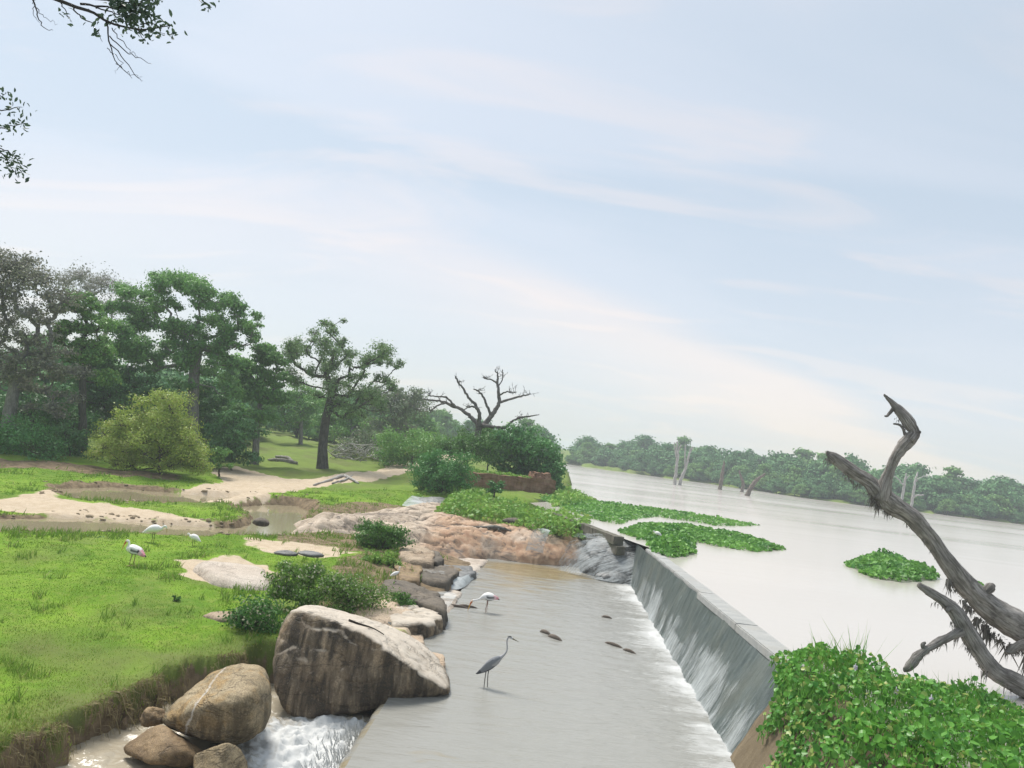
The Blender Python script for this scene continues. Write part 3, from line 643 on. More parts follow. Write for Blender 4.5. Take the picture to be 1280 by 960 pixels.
# ---------------------------------------------------------------- rocks
def scr(P):
    d_ = P-CPOS; k = FPX/(d_@f0); return 640+(d_@cr)*k, 480-(d_@cu)*k, d_@f0
def hull_planes(P):
    bm = bmesh.new(); vs = [bm.verts.new(p) for p in P]; bmesh.ops.convex_hull(bm, input=vs); bm.normal_update()
    pl = [(np.array(f.normal), float(np.array(f.normal)@np.array(f.verts[0].co))) for f in bm.faces if f.calc_area() > 1e-6]
    bm.free(); return pl
_ico = {}
def ico(s):
    if s not in _ico:
        bm = bmesh.new(); bmesh.ops.create_icosphere(bm, subdivisions=s, radius=1.); V = np.array([v.co for v in bm.verts]); F = np.array([[v.index for v in f.verts] for f in bm.faces]); bm.free(); _ico[s] = (V, F)
    return _ico[s]
def rock_mesh(name, pts, mat, sub=5, p=9., amp=.05, sc=1.2, ridge=.0, parent=None, grow_=1.):
    P = np.asarray(pts, float); c = P.mean(0); P = c+(P-c)*grow_; pl = hull_planes(P-c); D, F = ico(sub)
    acc = np.zeros(len(D))
    for n_, d in pl:
        if d < 1e-4: d = 1e-4
        acc += np.maximum(D@n_/d, 0)**p
    r_ = acc**(-1/p); V = D*r_[:, None]; s = np.linalg.norm(P-c, axis=1).mean()
    q = (V+c)
    k = amp*fbm(q*sc, 5) + amp*.5*fbm(q*sc*3.7+3, 4) - amp*.35*np.abs(fbm(q*sc*6.5+9, 4))
    if ridge: k = k - ridge*np.exp(-(gnoise(q*np.array([.8, .8, 1.7])*sc*.8+11)/.07)**2)
    V = V + D*k[:, None]*max(s, .4)
    mb = MB(); mb.add(V+c, None, F); return mb.build(name, MT[mat], parent)
def ell(c, ax, rz=0., n_=40, flat=0., tilt=(0, 0)):
    """points on a rough ellipsoid: the hull of a rounded rock"""
    D = unit(n_); D = np.vstack([D, np.eye(3), -np.eye(3)]); D[:, 2] = np.where(D[:, 2] < -flat, -flat, D[:, 2]) if flat else D[:, 2]
    V = D*np.array(ax)*1.22; V[:, 2] += V[:, 0]*tilt[0]+V[:, 1]*tilt[1]; ca, sa = math.cos(rz), math.sin(rz)
    V[:, :2] = V[:, :2]@np.array([[ca, sa], [-sa, ca]]); return V+np.array(c)
def rock(name, label, pts, mat, cat='rock', group=None, **k):
    return tag(rock_mesh(name, pts, mat, **k), label, cat, group)

# the two big boulders at the stream
B = [PY(*a) for a in ((341,800,13.9),(336,850,13.6),(345,884,13.4),(385,906,13.35),(430,892,13.45),(480,882,13.7),(569,868,14.0),(362,757,14.3),(375,757,13.9),(446,782,13.55),(486,812,13.5),(540,850,13.75),
                      (400,754,15.2),(440,764,15.6),(480,777,15.9),(512,791,15.9),(550,816,15.6),(566,843,15.0),(350,800,15.2),(400,860,15.6),(560,862,14.9),(352,895,13.6))]
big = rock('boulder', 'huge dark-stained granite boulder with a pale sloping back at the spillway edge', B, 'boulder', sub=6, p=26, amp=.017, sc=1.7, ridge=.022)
B = [PY(*a) for a in ((200,897,11.6),(206,908,11.4),(216,879,11.8),(265,838,12.0),(290,827,12.2),(326,831,12.2),(341,860,12.0),(341,890,11.9),(328,915,11.6),(298,932,11.4),(240,922,11.3),(225,890,11.3),(310,870,11.2),(290,845,12.8),(330,850,12.9),(240,870,12.6),(330,900,12.6),(250,915,12.5))]
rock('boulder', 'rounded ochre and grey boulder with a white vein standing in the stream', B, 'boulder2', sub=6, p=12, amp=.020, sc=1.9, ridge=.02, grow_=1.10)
def pxrock(name, label, px, py, y, wx, hz, mat, dy=None, rz=0., zlow=.6, **k):
    c = PY(px, py, y); m = MPP(y); a = wx*m/2; h = hz*m/2; d = dy if dy else a*.8
    til = k.pop('tilt', (0, 0)); nn = k.pop('nn', 34)
    return rock(name, label, ell(c, (a, d, h), rz, nn, zlow, til), mat, **k)
pxrock('rock', 'low brown rock wet by the stream, left of the ochre boulder', 205, 938, 11.2, 88, 46, 'brownrock', amp=.05, sc=3., nn=14, p=16)
pxrock('rock', 'grey angular slab of rock below the ochre boulder at the photo bottom', 278, 968, 10.9, 66, 64, 'boulder2', amp=.03, sc=3., tilt=(-.45, 0), nn=9, p=26)
pxrock('rock', 'small brown stone touching the ochre boulder on its bank side', 192, 897, 11.75, 30, 26, 'brownrock', amp=.08, sc=4., sub=4)
# pale slab in the meadow and others on the left bank
def tz(X, Y): return float(terrain(np.array([X]), np.array([Y]))[0][0])
def flatrock(name, label, poly, mat, h, sink=.25, **k):
    P = [];
    for (x, y) in poly:
        p = PT(x, y); z = tz(p[0], p[1]); P += [(p[0], p[1], z-sink), (p[0]*.985, p[1]*1.004, z+h*.55)]
    P = np.array(P); c = P.mean(0); top = c+(P-c)*.68; top[:, 2] = P[:, 2].max()+h*.45
    return rock(name, label, np.vstack([P, top]), mat, **k)
flatrock('rock_slab', 'flat pale pinkish rock slab lying in the green meadow', [(231,712),(240,704),(275,704),(330,712),(338,742),(300,738),(255,728)], 'pale', .16, p=12, amp=.02, sc=1.5, ridge=.02)
flatrock('rock_slab', 'small flat brown rock sunk in the grass below the pale slab', [(241,775),(262,768),(300,770),(305,782),(265,783)], 'tan', .08, p=10, amp=.04, sc=2.5, sub=4)
flatrock('rock_slab', 'pale sandy slab between the flowering shrub and the dark rocks', [(425,770),(455,745),(500,735),(530,752),(520,775),(470,790)], 'paledry', .12, p=10, amp=.02, sc=1.5)
pxrock('rock', 'dark stone in the rippled pond beside the tan rock', 326, 653, 28.6, 22, 12, 'darkrock', amp=.07, sc=2., sub=4)
pxrock('rock', 'grey stone lying in the dry sandy channel, left one', 358, 692, 22.6, 30, 8, 'wetgrey', amp=.06, sc=2.5, sub=4)
pxrock('rock', 'grey stone lying in the dry sandy channel, right one', 388, 693, 22.6, 34, 8, 'wetgrey', amp=.06, sc=2.5, sub=4)
# rock shelf at the head of the spillway
def shelf(label, c, ax, mat, rz=0., flat=.7, tilt=(0, 0), **k):
    k.setdefault('amp', .035); k.setdefault('sc', .8); k.setdefault('ridge', .03); k.setdefault('sub', 6); k.setdefault('p', 7)
    return rock('rock', label, ell(c, ax, rz, 46, flat, tilt), mat, **k)
def rock_shelf():
    """the broad low shelf: one continuous sheet of rock with steps, hollows and cracks"""
    front = np.array([PZ(x, y, z)[:2] for x, y, z in ((346,664,.2),(395,672,.2),(440,672,.2),(488,684,.2),(530,694,.12),(612,697,0),(665,703,0),(745,708,0),(800,720,0))]); front[:, 1] -= np.array([.3,.3,.3,.3,.2,.25,.3,.3,.3])
    back = [PZ(x, y, 1.0)[:2] for x, y in ((770,664),(720,655),(640,640),(600,632),(540,624),(480,628),(425,632),(385,630),(352,640))]
    poly = np.vstack([front, back]); xs = np.linspace(poly[:, 0].min()-.3, poly[:, 0].max()+.3, 250); ys = np.linspace(poly[:, 1].min()-.3, poly[:, 1].max()+.3, 200)
    Xg, Yg = np.meshgrid(xs, ys); X, Y = Xg.ravel(), Yg.ravel(); d = -sdf(poly, X, Y)+n2(X, Y, .5, 3, 21.)*.55
    hmax = np.interp(X, [-9.5, -7.5, -5.5, -3.5, -1, 2, 4.5], [.85, 1.0, 1.0, 1.05, 1.05, 1.15, 1.2])
    z = hmax*(1-np.exp(-np.maximum(d+.25, 0)/.95))*1.05 + .16*n2(X, Y, .45, 4, 5.)
    rid = n2(X*.8+Y*.5, Y*1.3-X*.3, .55, 4, 31.); step = np.round(rid*3.2)/3.2; z += .16*np.where(np.abs(rid-step) < .12, step, step+(rid-step)*1.2)*sstep(.1, .8, d)
    cr_ = np.exp(-(n2(X*.55-Y*.5, Y*.9, .5, 3, 12.)/.035)**2)+.8*np.exp(-(n2(X*1.1, Y*.8, .8, 3, 44.)/.03)**2); z -= .17*cr_*sstep(.0, .6, d)
    z += .014*n2(X, Y, 3., 4, 2.)*sstep(0, .4, d); z = np.where(d < -.15, -.5, np.maximum(z, -.45))
    sc_ = np.array(scr(np.stack([X, Y, z], 1))[:2]).T
    rust = sstep(-4.5, -1.0, X); wet = np.exp(-((sc_[:, 0]-(672+(695-sc_[:, 1])*.35))/9.)**2)*.0+np.exp(-((X-3.55-.12*(Y-31))/.28)**2)*.9 + sstep(4.2, 4.7, X)
    dark = np.clip(cr_, 0, 1)*.8+.7*np.exp(-((X+5.2)**2/1.6+(Y-33.6)**2/.8))
    mb = MB(); mb.add(np.stack([X, Y, z], 1), grid_quads(len(ys), len(xs)), None, np.clip(np.stack([rust, wet, dark], 1), 0, 1))
    return tag(mb.build('rock_shelf', MT['shelf']), 'broad tan and rust-coloured rock shelf closing the far end of the spillway', 'rock')
rock_shelf()
shelf('wet grey rock carrying the cascade beside the weir end', PZ(766, 700, .6)+np.array([.1, .3, -.3]), (1.7, 1.7, 1.25), 'wetgrey', .1, tilt=(-.1, .15), sc=1.3)
shelf('grey wet hump washed by foam at the foot of the cascade', PZ(772, 724, .1)+np.array([-.1, .1, -.05]), (.85, .5, .38), 'wetgrey', .0, sub=5, sc=2.)
shelf('small grey ledge between the cascade and the weir corner', PZ(745, 668, 1.2)+np.array([.3, .6, -.15]), (1.6, .7, .35), 'wetgrey', -.2, sub=5, sc=1.5)
if False: shelf('grey water-smoothed hollow in the pink rock slope', PZ(566, 664, .85)+np.array([0, -.1, -.38]), (.62, .8, .42), 'wetgrey', .5, sub=5)
shelf('dark grey rock lying against the marsh plants on the red rock', PZ(642, 652, 1.25)+np.array([0, .1, -.05]), (.62, .35, .24), 'darkrock', -.1, sub=5, sc=2.)
shelf('small dark rock under the marsh plants near the white trickle', PZ(690, 660, 1.25)+np.array([0, .1, -.05]), (.5, .3, .2), 'darkrock', -.1, sub=4, sc=2.)
shelf('bright wet rock hump under white water behind the pink rock', PZ(548, 628, 1.0)+np.array([0, .6, -.25]), (2.0, 1.3, .55), 'wetgrey', -.1, sub=5)
# ledges and falls on the left side of the spillway
def ledge(label, poly, z0, z1, mat, **k):
    """convex ledge: footprint given at its top height"""
    k.setdefault('p', 20); k.setdefault('amp', .05); k.setdefault('sc', 1.8); k.setdefault('ridge', .04); k.setdefault('sub', 5)
    T = np.array([PZ(x, y, z1) for x, y in poly]); b = T.copy(); c = T.mean(0); b[:, :2] = c[:2]+(b[:, :2]-c[:2])*1.12; b[:, 2] = z0
    return rock('rock', label, np.vstack([T, b]), mat, **k)
ledge('rounded brown rock overhanging the small waterfall', [(500,682),(520,675),(545,690),(543,702),(515,698),(500,692)], .1, .62, 'tan', amp=.05)
ledge('dark brown rock wedge beside the small waterfall, nearer the pink rock', [(528,684),(548,688),(556,698),(545,702),(532,694)], .1, .55, 'darkrock')
ledge('brown wet rock under the small waterfall ledge, by the bush', [(490,700),(515,700),(530,706),(525,725),(500,722)], -.1, .45, 'brownrock')
ledge('green-black rock ledge behind the small waterfall', [(515,706),(555,704),(575,712),(560,726),(528,722)], -.2, .40, 'darkrock')
ledge('low grey rock between the waterfall and the spillway corner', [(545,703),(590,706),(596,715),(575,722),(550,714)], -.2, .22, 'wetgrey')
ledge('wet sloping slab at the spillway corner below the pink rock', [(548,690),(612,698),(592,719),(556,706)], -.3, .07, 'pale', amp=.015)
ledge('bright wet slab below the small waterfall', [(505,726),(580,738),(562,765),(525,752)], -.3, .07, 'pale', amp=.015)
ledge('long mossy dark rock above the spillway, upper of two', [(478,722),(500,720),(545,736),(562,752),(556,762),(510,745),(480,735)], -.2, .48, 'darkrock', amp=.07, sc=2.2)
ledge('pointed grey and black rock carrying a small green bush', [(475,752),(492,738),(530,755),(555,770),(540,777),(490,778)], -.25, .36, 'boulder', amp=.05, sc=2.)
ledge('low wet grey slab between the pointed rock and the crocodile', [(470,772),(545,778),(545,790),(510,800),(470,792)], -.3, .05, 'wetgrey')
ledge('orange stained low rock touching the spillway water', [(500,790),(528,792),(532,803),(510,803)], -.3, .08, 'paledry', sub=4)
ledge('small ochre knob of rock at the tip of the huge boulder', [(535,813),(555,815),(558,830),(542,830)], -.3, .22, 'paledry', sub=4)
# ---------------------------------------------------------------- falls and cascades
def fall(name, label, top, bot, n_=30, m_=14, sag=.12, amt=.75, curl=.0):
    """a sheet of broken water between two pixel polylines, each point (px,py,z)"""
    T = smooth_path([PZ(*p) for p in top], n_); Bt = smooth_path([PZ(*p) for p in bot], n_)
    t = np.linspace(0, 1, m_)[None, :, None]; V = T[:, None, :]*(1-t)+Bt[:, None, :]*t
    V[:, :, 2] += (T[:, 2]-Bt[:, 2])[:, None]*sag*np.sin(t[..., 0]*np.pi); f = V.reshape(-1, 3); f += .03*np.stack([fbm(f*2.4, 3), fbm(f*2.4+7, 3), fbm(f*2.4+13, 3)*.6], 1)
    mb = MB(); mb.add(f, grid_quads(n_, m_), None, np.full((len(f), 3), amt)); return tag(mb.build(name, MT['film']), label, 'waterfall')
fall('waterfall', 'small glassy waterfall dropping over a dark ledge left of the spillway', [(508,706,.46),(530,709,.44),(556,714,.40)], [(512,733,.02),(535,736,.02),(560,737,.02)], amt=.42)
fall('waterfall', 'white splash of water running off the grey rock into the spillway', [(552,716,.30),(575,721,.24),(592,715,.16)], [(560,737,.05),(578,735,.03),(598,718,.02)], amt=.95)
fall('waterfall', 'broad cascade sliding over the grey rock beside the weir', [(735,673,1.30),(765,672,1.32),(795,680,1.25)], [(695,712,.03),(745,724,.03),(792,733,.03)], 50, 30, .55, .62)
fall('waterfall', 'narrow white trickle running down between the two red rocks', [(676,665,1.22),(684,664,1.22),(690,667,1.2)], [(652,701,.02),(662,703,.02),(676,704,.02)], 16, 24, .50, .66)
fall('waterfall', 'low straight waterfall pouring over the sill below the old wall', [(622,613,1.48),(655,620,1.48),(692,628,1.48)], [(624,622,.95),(655,630,.95),(690,638,.95)], 30, 10, .1, .98)
fall('waterfall', 'white water spilling over the rock hump behind the pink rocks', [(520,618,1.15),(545,614,1.2),(575,618,1.15)], [(502,632,.75),(535,636,.75),(568,634,.75)], 30, 14, .3, .80)
fall('waterfall', 'thin wet sheet sliding over the bright slab into the spillway', [(516,730,.14),(540,737,.14),(572,742,.13)], [(532,757,.09),(548,763,.07),(560,762,.05)], 20, 10, .25, .62)

# ---------------------------------------------------------------- old wall and low dividing wall
def boxmesh(name, c, half, mat, parent=None, rz=0., rough=.02, cuts=8, sc=3., taper=0.):
    bm = bmesh.new(); bmesh.ops.create_cube(bm, size=2.)
    bmesh.ops.subdivide_edges(bm, edges=bm.edges, cuts=cuts, use_grid_fill=True)
    ca, sa = math.cos(rz), math.sin(rz)
    co = np.array([v.co for v in bm.verts])*np.array(half); co[:, :2] *= (1-taper*(co[:, 2:3]/half[2]+1)/2)
    w = np.stack([co[:, 0]*ca-co[:, 1]*sa, co[:, 0]*sa+co[:, 1]*ca, co[:, 2]], 1)+np.array(c)
    d = np.stack([fbm(w*sc, 4), fbm(w*sc+9, 4), fbm(w*sc+21, 4)], 1)*rough
    for v, p in zip(bm.verts, w+d): v.co = p
    me = bpy.data.meshes.new(name); bm.to_mesh(me); bm.free(); me.materials.append(MT[mat]); return link(name, me, parent)
wa, wb = PZ(586, 612, 1.45), PZ(694, 622, 1.45)
wc = (wa+wb)/2; wl = np.linalg.norm(wb-wa)/2; wz = math.atan2(wb[1]-wa[1], wb[0]-wa[0]); wn = np.array([-math.sin(wz), math.cos(wz), 0])
ow = thing('old_wall', 'crumbling reddish masonry wall with a grassy top by the lake shore', 'wall', tuple(wc))
reparent(boxmesh('wall_body', wc+wn*.9+np.array([0, 0, .50]), (wl*.98, .8, .62), 'masonry', None, wz, .12, 14, 2.), ow)
reparent(boxmesh('plinth', wc+wn*.55+np.array([0, 0, -.16]), (wl*1.03, .75, .26), 'masonry_base', None, wz, .07, 10, 2.5), ow)
reparent(boxmesh('broken_corner', wb+wn*.9+np.array([-.9*math.cos(wz), -.9*math.sin(wz), 1.16]), (.85, .6, .35), 'masonry', None, wz, .16, 8, 2.2, .35), ow)
# sill under the low waterfall
sa_, sb_ = PZ(618, 613, 1.42), PZ(700, 630, 1.42); sc_ = (sa_+sb_)/2
o = boxmesh('sill', sc_+np.array([.15, .35, -.5]), (np.linalg.norm(sb_-sa_)/2, .25, .5), 'wallgrey', None, math.atan2(sb_[1]-sa_[1], sb_[0]-sa_[0]), .05, 6); tag(o, 'dark sill under the low straight waterfall by the old wall', 'wall')
# low block wall between lake and rock shelf
ba, bb = PZ(694, 641, 1.62), PZ(775, 671, 1.62); dvec = (bb-ba); L_ = np.linalg.norm(dvec); dz_ = math.atan2(dvec[1], dvec[0])
lw = thing('block_wall', 'low mossy block wall half hidden in green plants beside the weir', 'wall', tuple((ba+bb)/2))
nblk = 7
for i in range(nblk):
    for row in range(2):
        c = ba+dvec*((i+.5+.25*(row % 2))/nblk)+np.array([0, .18, -.17-.34*row])
        reparent(boxmesh('block', c, (L_/nblk/2-.02, .2-.01*row+rng.uniform(-.015, .015), .155), 'wallgrey', None, dz_+rng.uniform(-.02, .02), .02, 3, 4.), lw)

# ---------------------------------------------------------------- trees
def crown_leaves(mb, C, rad, n_, L, asp=.55, sub=9, flat=.55, up=.6, spread=.33, shape='quad', tone=None):
    """lumpy leaf mass: leaves gather round random sub-clumps of the ellipsoid C, rad"""
    D = unit(sub); D[:, 2] = D[:, 2]*.9+.12; S = C+D*rad*rng.uniform(.35, .95, (sub, 1))
    k = rng.integers(0, sub, n_); off = rng.normal(size=(n_, 3))*rad*spread*np.array([1, 1, flat])
    P = S[k]+off; N = off/np.array(rad)+unit(n_)*.55*np.linalg.norm(off/np.array(rad), axis=1)[:, None]; N[:, 2] += up*.3
    t = rng.random(sub)[k]*.55+rng.random(n_)*.45
    if tone is not None: t = np.clip(t*.7+tone*.3, 0, 1)
    leaves(mb, P, N, L*rng.uniform(.65, 1.35, n_), asp, .16, np.stack([t, rng.random(n_), rng.random(n_)], 1), shape)
    return S
def tree(name, label, base, trunk, clusters, Y, nleaf, L, leafmat, barkmat='bark', tr=.35, depth=.5, cat='tree', group=None, sub=14, flat=.6, spread=.27, twig=.012, rmin=.02, bare=0., asp=.55, shape='quad', zbase=None, wig=.04, seed=None, direct=False):
    """base/trunk/clusters in photograph pixels, placed at distance Y and given real depth"""
    m = MPP(Y); b = PY(base[0], base[1], Y)
    g = tz(b[0], b[1]); b[2] = min(b[2], g)-.1 if zbase is None else zbase
    root = thing(name, label, cat, tuple(b), group)
    tp = [b]+[PY(x, y, Y)+np.array([0, rng.normal(0, .05)*depth, 0]) for x, y in trunk]
    T = smooth_path(tp, 5*len(tp), wig*.4)
    nodes = [p for p in T]; par = [-1]+list(range(len(T)-1)); isbr = [False]*len(T)
    cl = []
    for cx, cy, rx, ry in clusters:
        y = Y+rng.uniform(-1, 1)*depth*rx*m*1.8; c = PY(cx, cy, y); cl.append((c, np.array([rx*m, rx*m*.95, ry*m])*1.12))
    fork = T[-1]; order = sorted(range(len(cl)), key=lambda i: np.linalg.norm(cl[i][0]-fork)); ends = {}; paths = []
    lo = max(1, int(len(T)*.45))
    for i in order:
        c = cl[i][0]-np.array([0, 0, cl[i][1][2]*.25]); NP = np.array(nodes[lo:]); d = np.linalg.norm(NP-c, axis=1)+.25*np.linalg.norm(NP-fork, axis=1)+np.maximum(0, NP[:, 2]-c[2])*1.2
        j = lo+int(np.argmin(d)); s = nodes[j]; Ln = np.linalg.norm(c-s); mid = (s+c)/2+np.array([0, 0, -.10*Ln])+rng.normal(size=3)*Ln*.07+np.array([0, 0, .16*Ln])*(rng.random() < .5)
        q = smooth_path([s, mid, c], 7, Ln*wig); idx = [j]
        for p in q[1:]: nodes.append(p); par.append(idx[-1]); idx.append(len(nodes)-1)
        ends[i] = idx[-1]; paths.append(idx)
    wt = np.zeros(len(nodes))
    for i, (c, r_) in enumerate(cl): wt[ends[i]] += r_[0]*r_[2]
    for k in range(len(nodes)-1, 0, -1): wt[par[k]] += wt[k]
    rad = np.maximum(rmin, tr*np.sqrt(wt/wt[0])*.82)
    NP = np.array(nodes)
    tm = MB(); tt = np.linspace(0, 1, len(T)); tube(tm, T, tr*(1.0-.28*tt)*(1+.5*np.exp(-tt*9)), 12, bump=.10); reparent(tm.build('trunk', MT[barkmat]), root)
    bm_ = MB()
    for idx in paths:
        r_ = rad[idx].copy(); r_[0] = min(r_[0], r_[1]*1.25); tube(bm_, NP[idx], r_, 7, bump=.08)
    lm = MB(); tot = sum((r_[0]*r_[2]) for _, r_ in cl)
    for i, (c, r_) in enumerate(cl):
        k = r_[0]*r_[2]/tot
        S = crown_leaves(lm, c, r_, max(20, int(nleaf*k)), L, asp, sub, flat, .6, spread, shape, rng.random())
        e = NP[ends[i]]; mid = e+(S-e)*.5+rng.normal(size=S.shape)*r_*.10
        sticks(bm_, np.repeat(e[None], len(S), 0), mid, twig*1.6, twig*1.2); sticks(bm_, mid, S, twig*1.2, twig*.6)
        if bare:
            nb = int(bare); A = mid[rng.integers(0, len(mid), nb)]; D = unit(nb); D[:, 2] = np.abs(D[:, 2])*.9; E_ = A+D*r_*rng.uniform(.4, .8, (nb, 1)); sticks(bm_, A, E_, twig*.7, twig*.35)
            A2 = A+(E_-A)*rng.uniform(.4, .8, (nb, 1)); sticks(bm_, A2, A2+unit(nb)*r_*.28, twig*.45, twig*.25)
    reparent(bm_.build('branches', MT[barkmat]), root)
    if nleaf: reparent(lm.build('crown', MT[leafmat]), root)
    return root
def split(clusters, k, f=.5, fy=.42):
    """break each broad leaf mass into k loose smaller sprays"""
    out = []
    for cx, cy, rx, ry in clusters:
        for _ in range(k):
            a = rng.random()*6.283; q = math.sqrt(rng.random()); s_ = rx*f*rng.uniform(.65, 1.3); out.append((cx+rx*1.05*q*math.cos(a), cy+ry*1.35*q*math.sin(a), s_, s_*fy/f*rng.uniform(.7, 1.3)))
    return out
def ring(cx, cy, rx, ry, n_, r_, jit=.3, ryr=.7):
    """scatter n cluster discs inside an ellipse"""
    out = []
    for k in range(n_):
        a = 2*math.pi*(k*.618+rng.random()*.1); q = math.sqrt((k+.5)/n_)
        s = r_*(1+jit*rng.normal()*.6); s = max(s, r_*.5); out.append((cx+rx*q*math.cos(a), cy+ry*q*math.sin(a), s, s*ryr))
    return out
# left wood, from the frame edge to the lone tree
tree('tree', 'tall grey-brown half-bare tree at the left edge of the wood', (10,572), [(12,520),(20,470)], ring(8,400,66,88,52,15)+ring(60,470,50,52,20,13)+[(20,332,24,16),(45,350,22,18),(-20,340,30,20),(78,372,20,18)], 45, 15000, .17, 'greybrown', 'barkgrey', .40, .8, bare=45, spread=.36, twig=.02)
tree('tree', 'pale bare twiggy tree behind the left wood against the sky', (128,565), [(128,500),(130,430)], [(100,345,18,14),(82,350,16,14),(128,352,20,16),(150,362,18,15),(165,385,16,15),(112,362,18,16),(140,385,22,18),(178,398,12,12)], 62, 2600, .16, 'greybrown', 'deadpale', .22, .7, bare=120, twig=.022, spread=.42)
tree('tree', 'bright mid-green tree beside the grey-brown tree in the left wood', (104,570), [(104,520),(103,470)], ring(102,415,36,44,34,10)+[(128,440,16,12),(132,472,14,12),(88,380,18,14)], 47, 13000, .17, 'midgreen', 'bark', .25, .7)
tree('tree', 'wide umbrella-crowned tree towering over the yellow-green bush', (240,566), [(241,520),(243,470),(247,440)],
     split([(165,368,22,9),(190,357,22,9),(215,356,24,10),(240,364,24,10),(265,374,22,9),(285,384,20,10),(303,396,17,10),(312,410,13,10),(290,408,17,9),(175,383,20,9),(150,385,16,10),(205,385,18,7),(322,432,10,6),(262,402,20,8),(235,405,22,9),(205,408,24,12),
      (175,410,24,12),(150,415,22,12),(265,425,22,11),(290,430,18,10),(225,430,24,12),(190,435,24,12),(250,450,22,12),(275,452,20,11),(160,440,22,13),(300,455,16,10),(210,460,24,13),(285,482,20,11),(255,478,22,12)], 4), 53, 44000, .19, 'umbrella', 'barkgrey', .42, 2.2, flat=.75, spread=.34, sub=9, bare=8, twig=.02)
tree('tree', 'round dark green tree between the umbrella tree and the lone tree', (322,552), [(323,525),(326,500)], ring(325,470,34,36,34,9)+[(302,490,16,11),(350,498,14,10),(345,450,14,10),(330,520,18,9),(290,512,16,10)], 56, 20000, .20, 'umbrella', 'barkgrey', .24, .8, flat=.55, spread=.28, sub=18)
tree('tree', 'dark understorey tree filling the wood left of the umbrella tree', (150,570), [(150,530),(150,500)], ring(150,500,52,42,36,13)+ring(120,460,32,32,16,11), 52, 17000, .20, 'darkgreen', 'bark', .25, .8)
tree('tree', 'dark understorey tree behind the yellow-green bush', (235,570), [(235,535),(235,505)], ring(235,512,54,34,36,12), 57, 13000, .20, 'darkgreen', 'bark', .25, .8)
tree('tree', 'shadowy dark tree low in the left wood at the frame edge', (40,572), [(40,540),(42,520)], ring(35,520,60,30,14,22)+[(-30,500,30,24),(90,530,24,20)], 48, 13000, .19, 'darkgreen', 'bark', .25, .8)
tree('tree', 'grey-green far tree behind the lone tree, right of its trunk', (492,566), [(493,545),(494,520)], ring(492,515,36,32,12,16), 84, 9000, .26, 'greygreen', 'barkgrey', .25, .8, bare=35, twig=.03)
tree('tree', 'mid-green far tree behind the lone tree, left of its trunk', (375,562), [(376,545),(376,525)], ring(370,510,30,28,10,15), 82, 7000, .25, 'midgreen', 'barkgrey', .25, .8)
tree('tree', 'grey-green far tree with a low wide crown behind the brush pile', (440,566), [(440,550),(440,535)], ring(440,530,40,18,10,15), 88, 6500, .27, 'midgreen', 'barkgrey', .25, .8, bare=15, twig=.03)
tree('tree', 'lone dark-trunked tree with a layered feathery crown by the sandy track', (403,587), [(404,555),(408,520),(414,497)],
     split([(372,428,15,7),(392,422,17,8),(412,410,13,7),(424,408,10,7),(430,425,13,7),(405,436,20,8),(378,442,17,8),(362,452,12,7),(470,440,15,8),(485,448,14,7),(460,455,15,7),(492,456,9,6),(440,450,14,7),(425,462,18,8),(398,462,18,8),(375,468,15,8),(450,470,18,8),(472,476,15,7),(430,482,20,9),(400,486,18,8),
      (455,492,20,9),(478,500,15,8),(430,505,18,9),(452,515,16,8),(418,520,12,7),(495,485,10,6)], 3, .52, .46), 57, 20000, .155, 'loneleaf', 'bark', .37, 2.4, flat=.8, spread=.38, bare=24, twig=.013, sub=8)
# bushes
def bush(name, label, cx, cy, rx, ry, Y, n_, nleaf, L, mat, base=None, cat='bush', cr=None, **k):
    cr = cr or max(rx, ry)*.38
    k.setdefault('tr', .05); k.setdefault('rmin', .008); k.setdefault('depth', 1.); k.setdefault('barkmat', 'twig'); k.setdefault('twig', .008)
    by = base if base else cy+ry
    return tree(name, label, (cx, by), [(cx, by-ry*.3), (cx, by-ry*.6)], ring(cx, cy, rx*.74, ry*.70, n_, cr, .25, .8)+[(cx+rx*q*.62+rng.normal()*2, by-cr*.45, cr*.9, cr*.62) for q in np.linspace(-1, 1, max(3, n_//2))], Y, nleaf, L, mat, cat=cat, **k)
tree('bush', 'big rounded yellow-green bush standing at the edge of the wood', (200,592), [(200,575),(202,560)], ring(205,535,38,34,14,21,.2,.85)+ring(160,548,42,26,9,19,.2,.8)+ring(230,565,26,22,8,17,.2,.85)+ring(145,570,28,14,6,16)+[(195,578,22,14),(250,580,16,14),(180,500,16,10),(205,496,20,10)], 42.5, 34000, .115, 'yellow', 'twig', .12, 1., cat='bush', rmin=.015, twig=.01, sub=16, spread=.22, flat=.8)
bush('bush', 'dark green shrub right of the yellow-green bush by the sandy track', 290, 545, 36, 34, 49, 9, 8500, .17, 'darkgreen')
bush('bush', 'pale green shrub low at the left frame edge under the wood', 20, 552, 62, 28, 43.5, 11, 10000, .14, 'creeper')
bush('bush', 'dark green shrub between the left shrub and the yellow-green bush', 88, 556, 40, 26, 46, 8, 7000, .15, 'darkgreen')
bush('bush', 'small light shrub at the end of the sandy track beside the yellow bush', 275, 568, 14, 12, 44.5, 4, 1500, .12, 'midgreen', base=585)
bush('bush', 'low green thicket between the brush pile and the dead tree', 515, 556, 50, 24, 62, 11, 10000, .18, 'midgreen', base=582)
bush('bush', 'glossy dark green creeper mound beside the old wall', 553, 590, 42, 26, 46, 12, 13000, .13, 'creeper', base=614)
bush('bush', 'big leafy blue-green shrub overhanging the old wall by the lake', 655, 564, 46, 30, 58, 15, 11000, .22, 'creeper', base=600, cr=16, asp=.75)
bush('bush', 'drooping leafy shrub at the lake corner of the old wall', 690, 590, 15, 24, 56, 7, 4000, .18, 'creeper', base=612, cr=9, asp=.7)
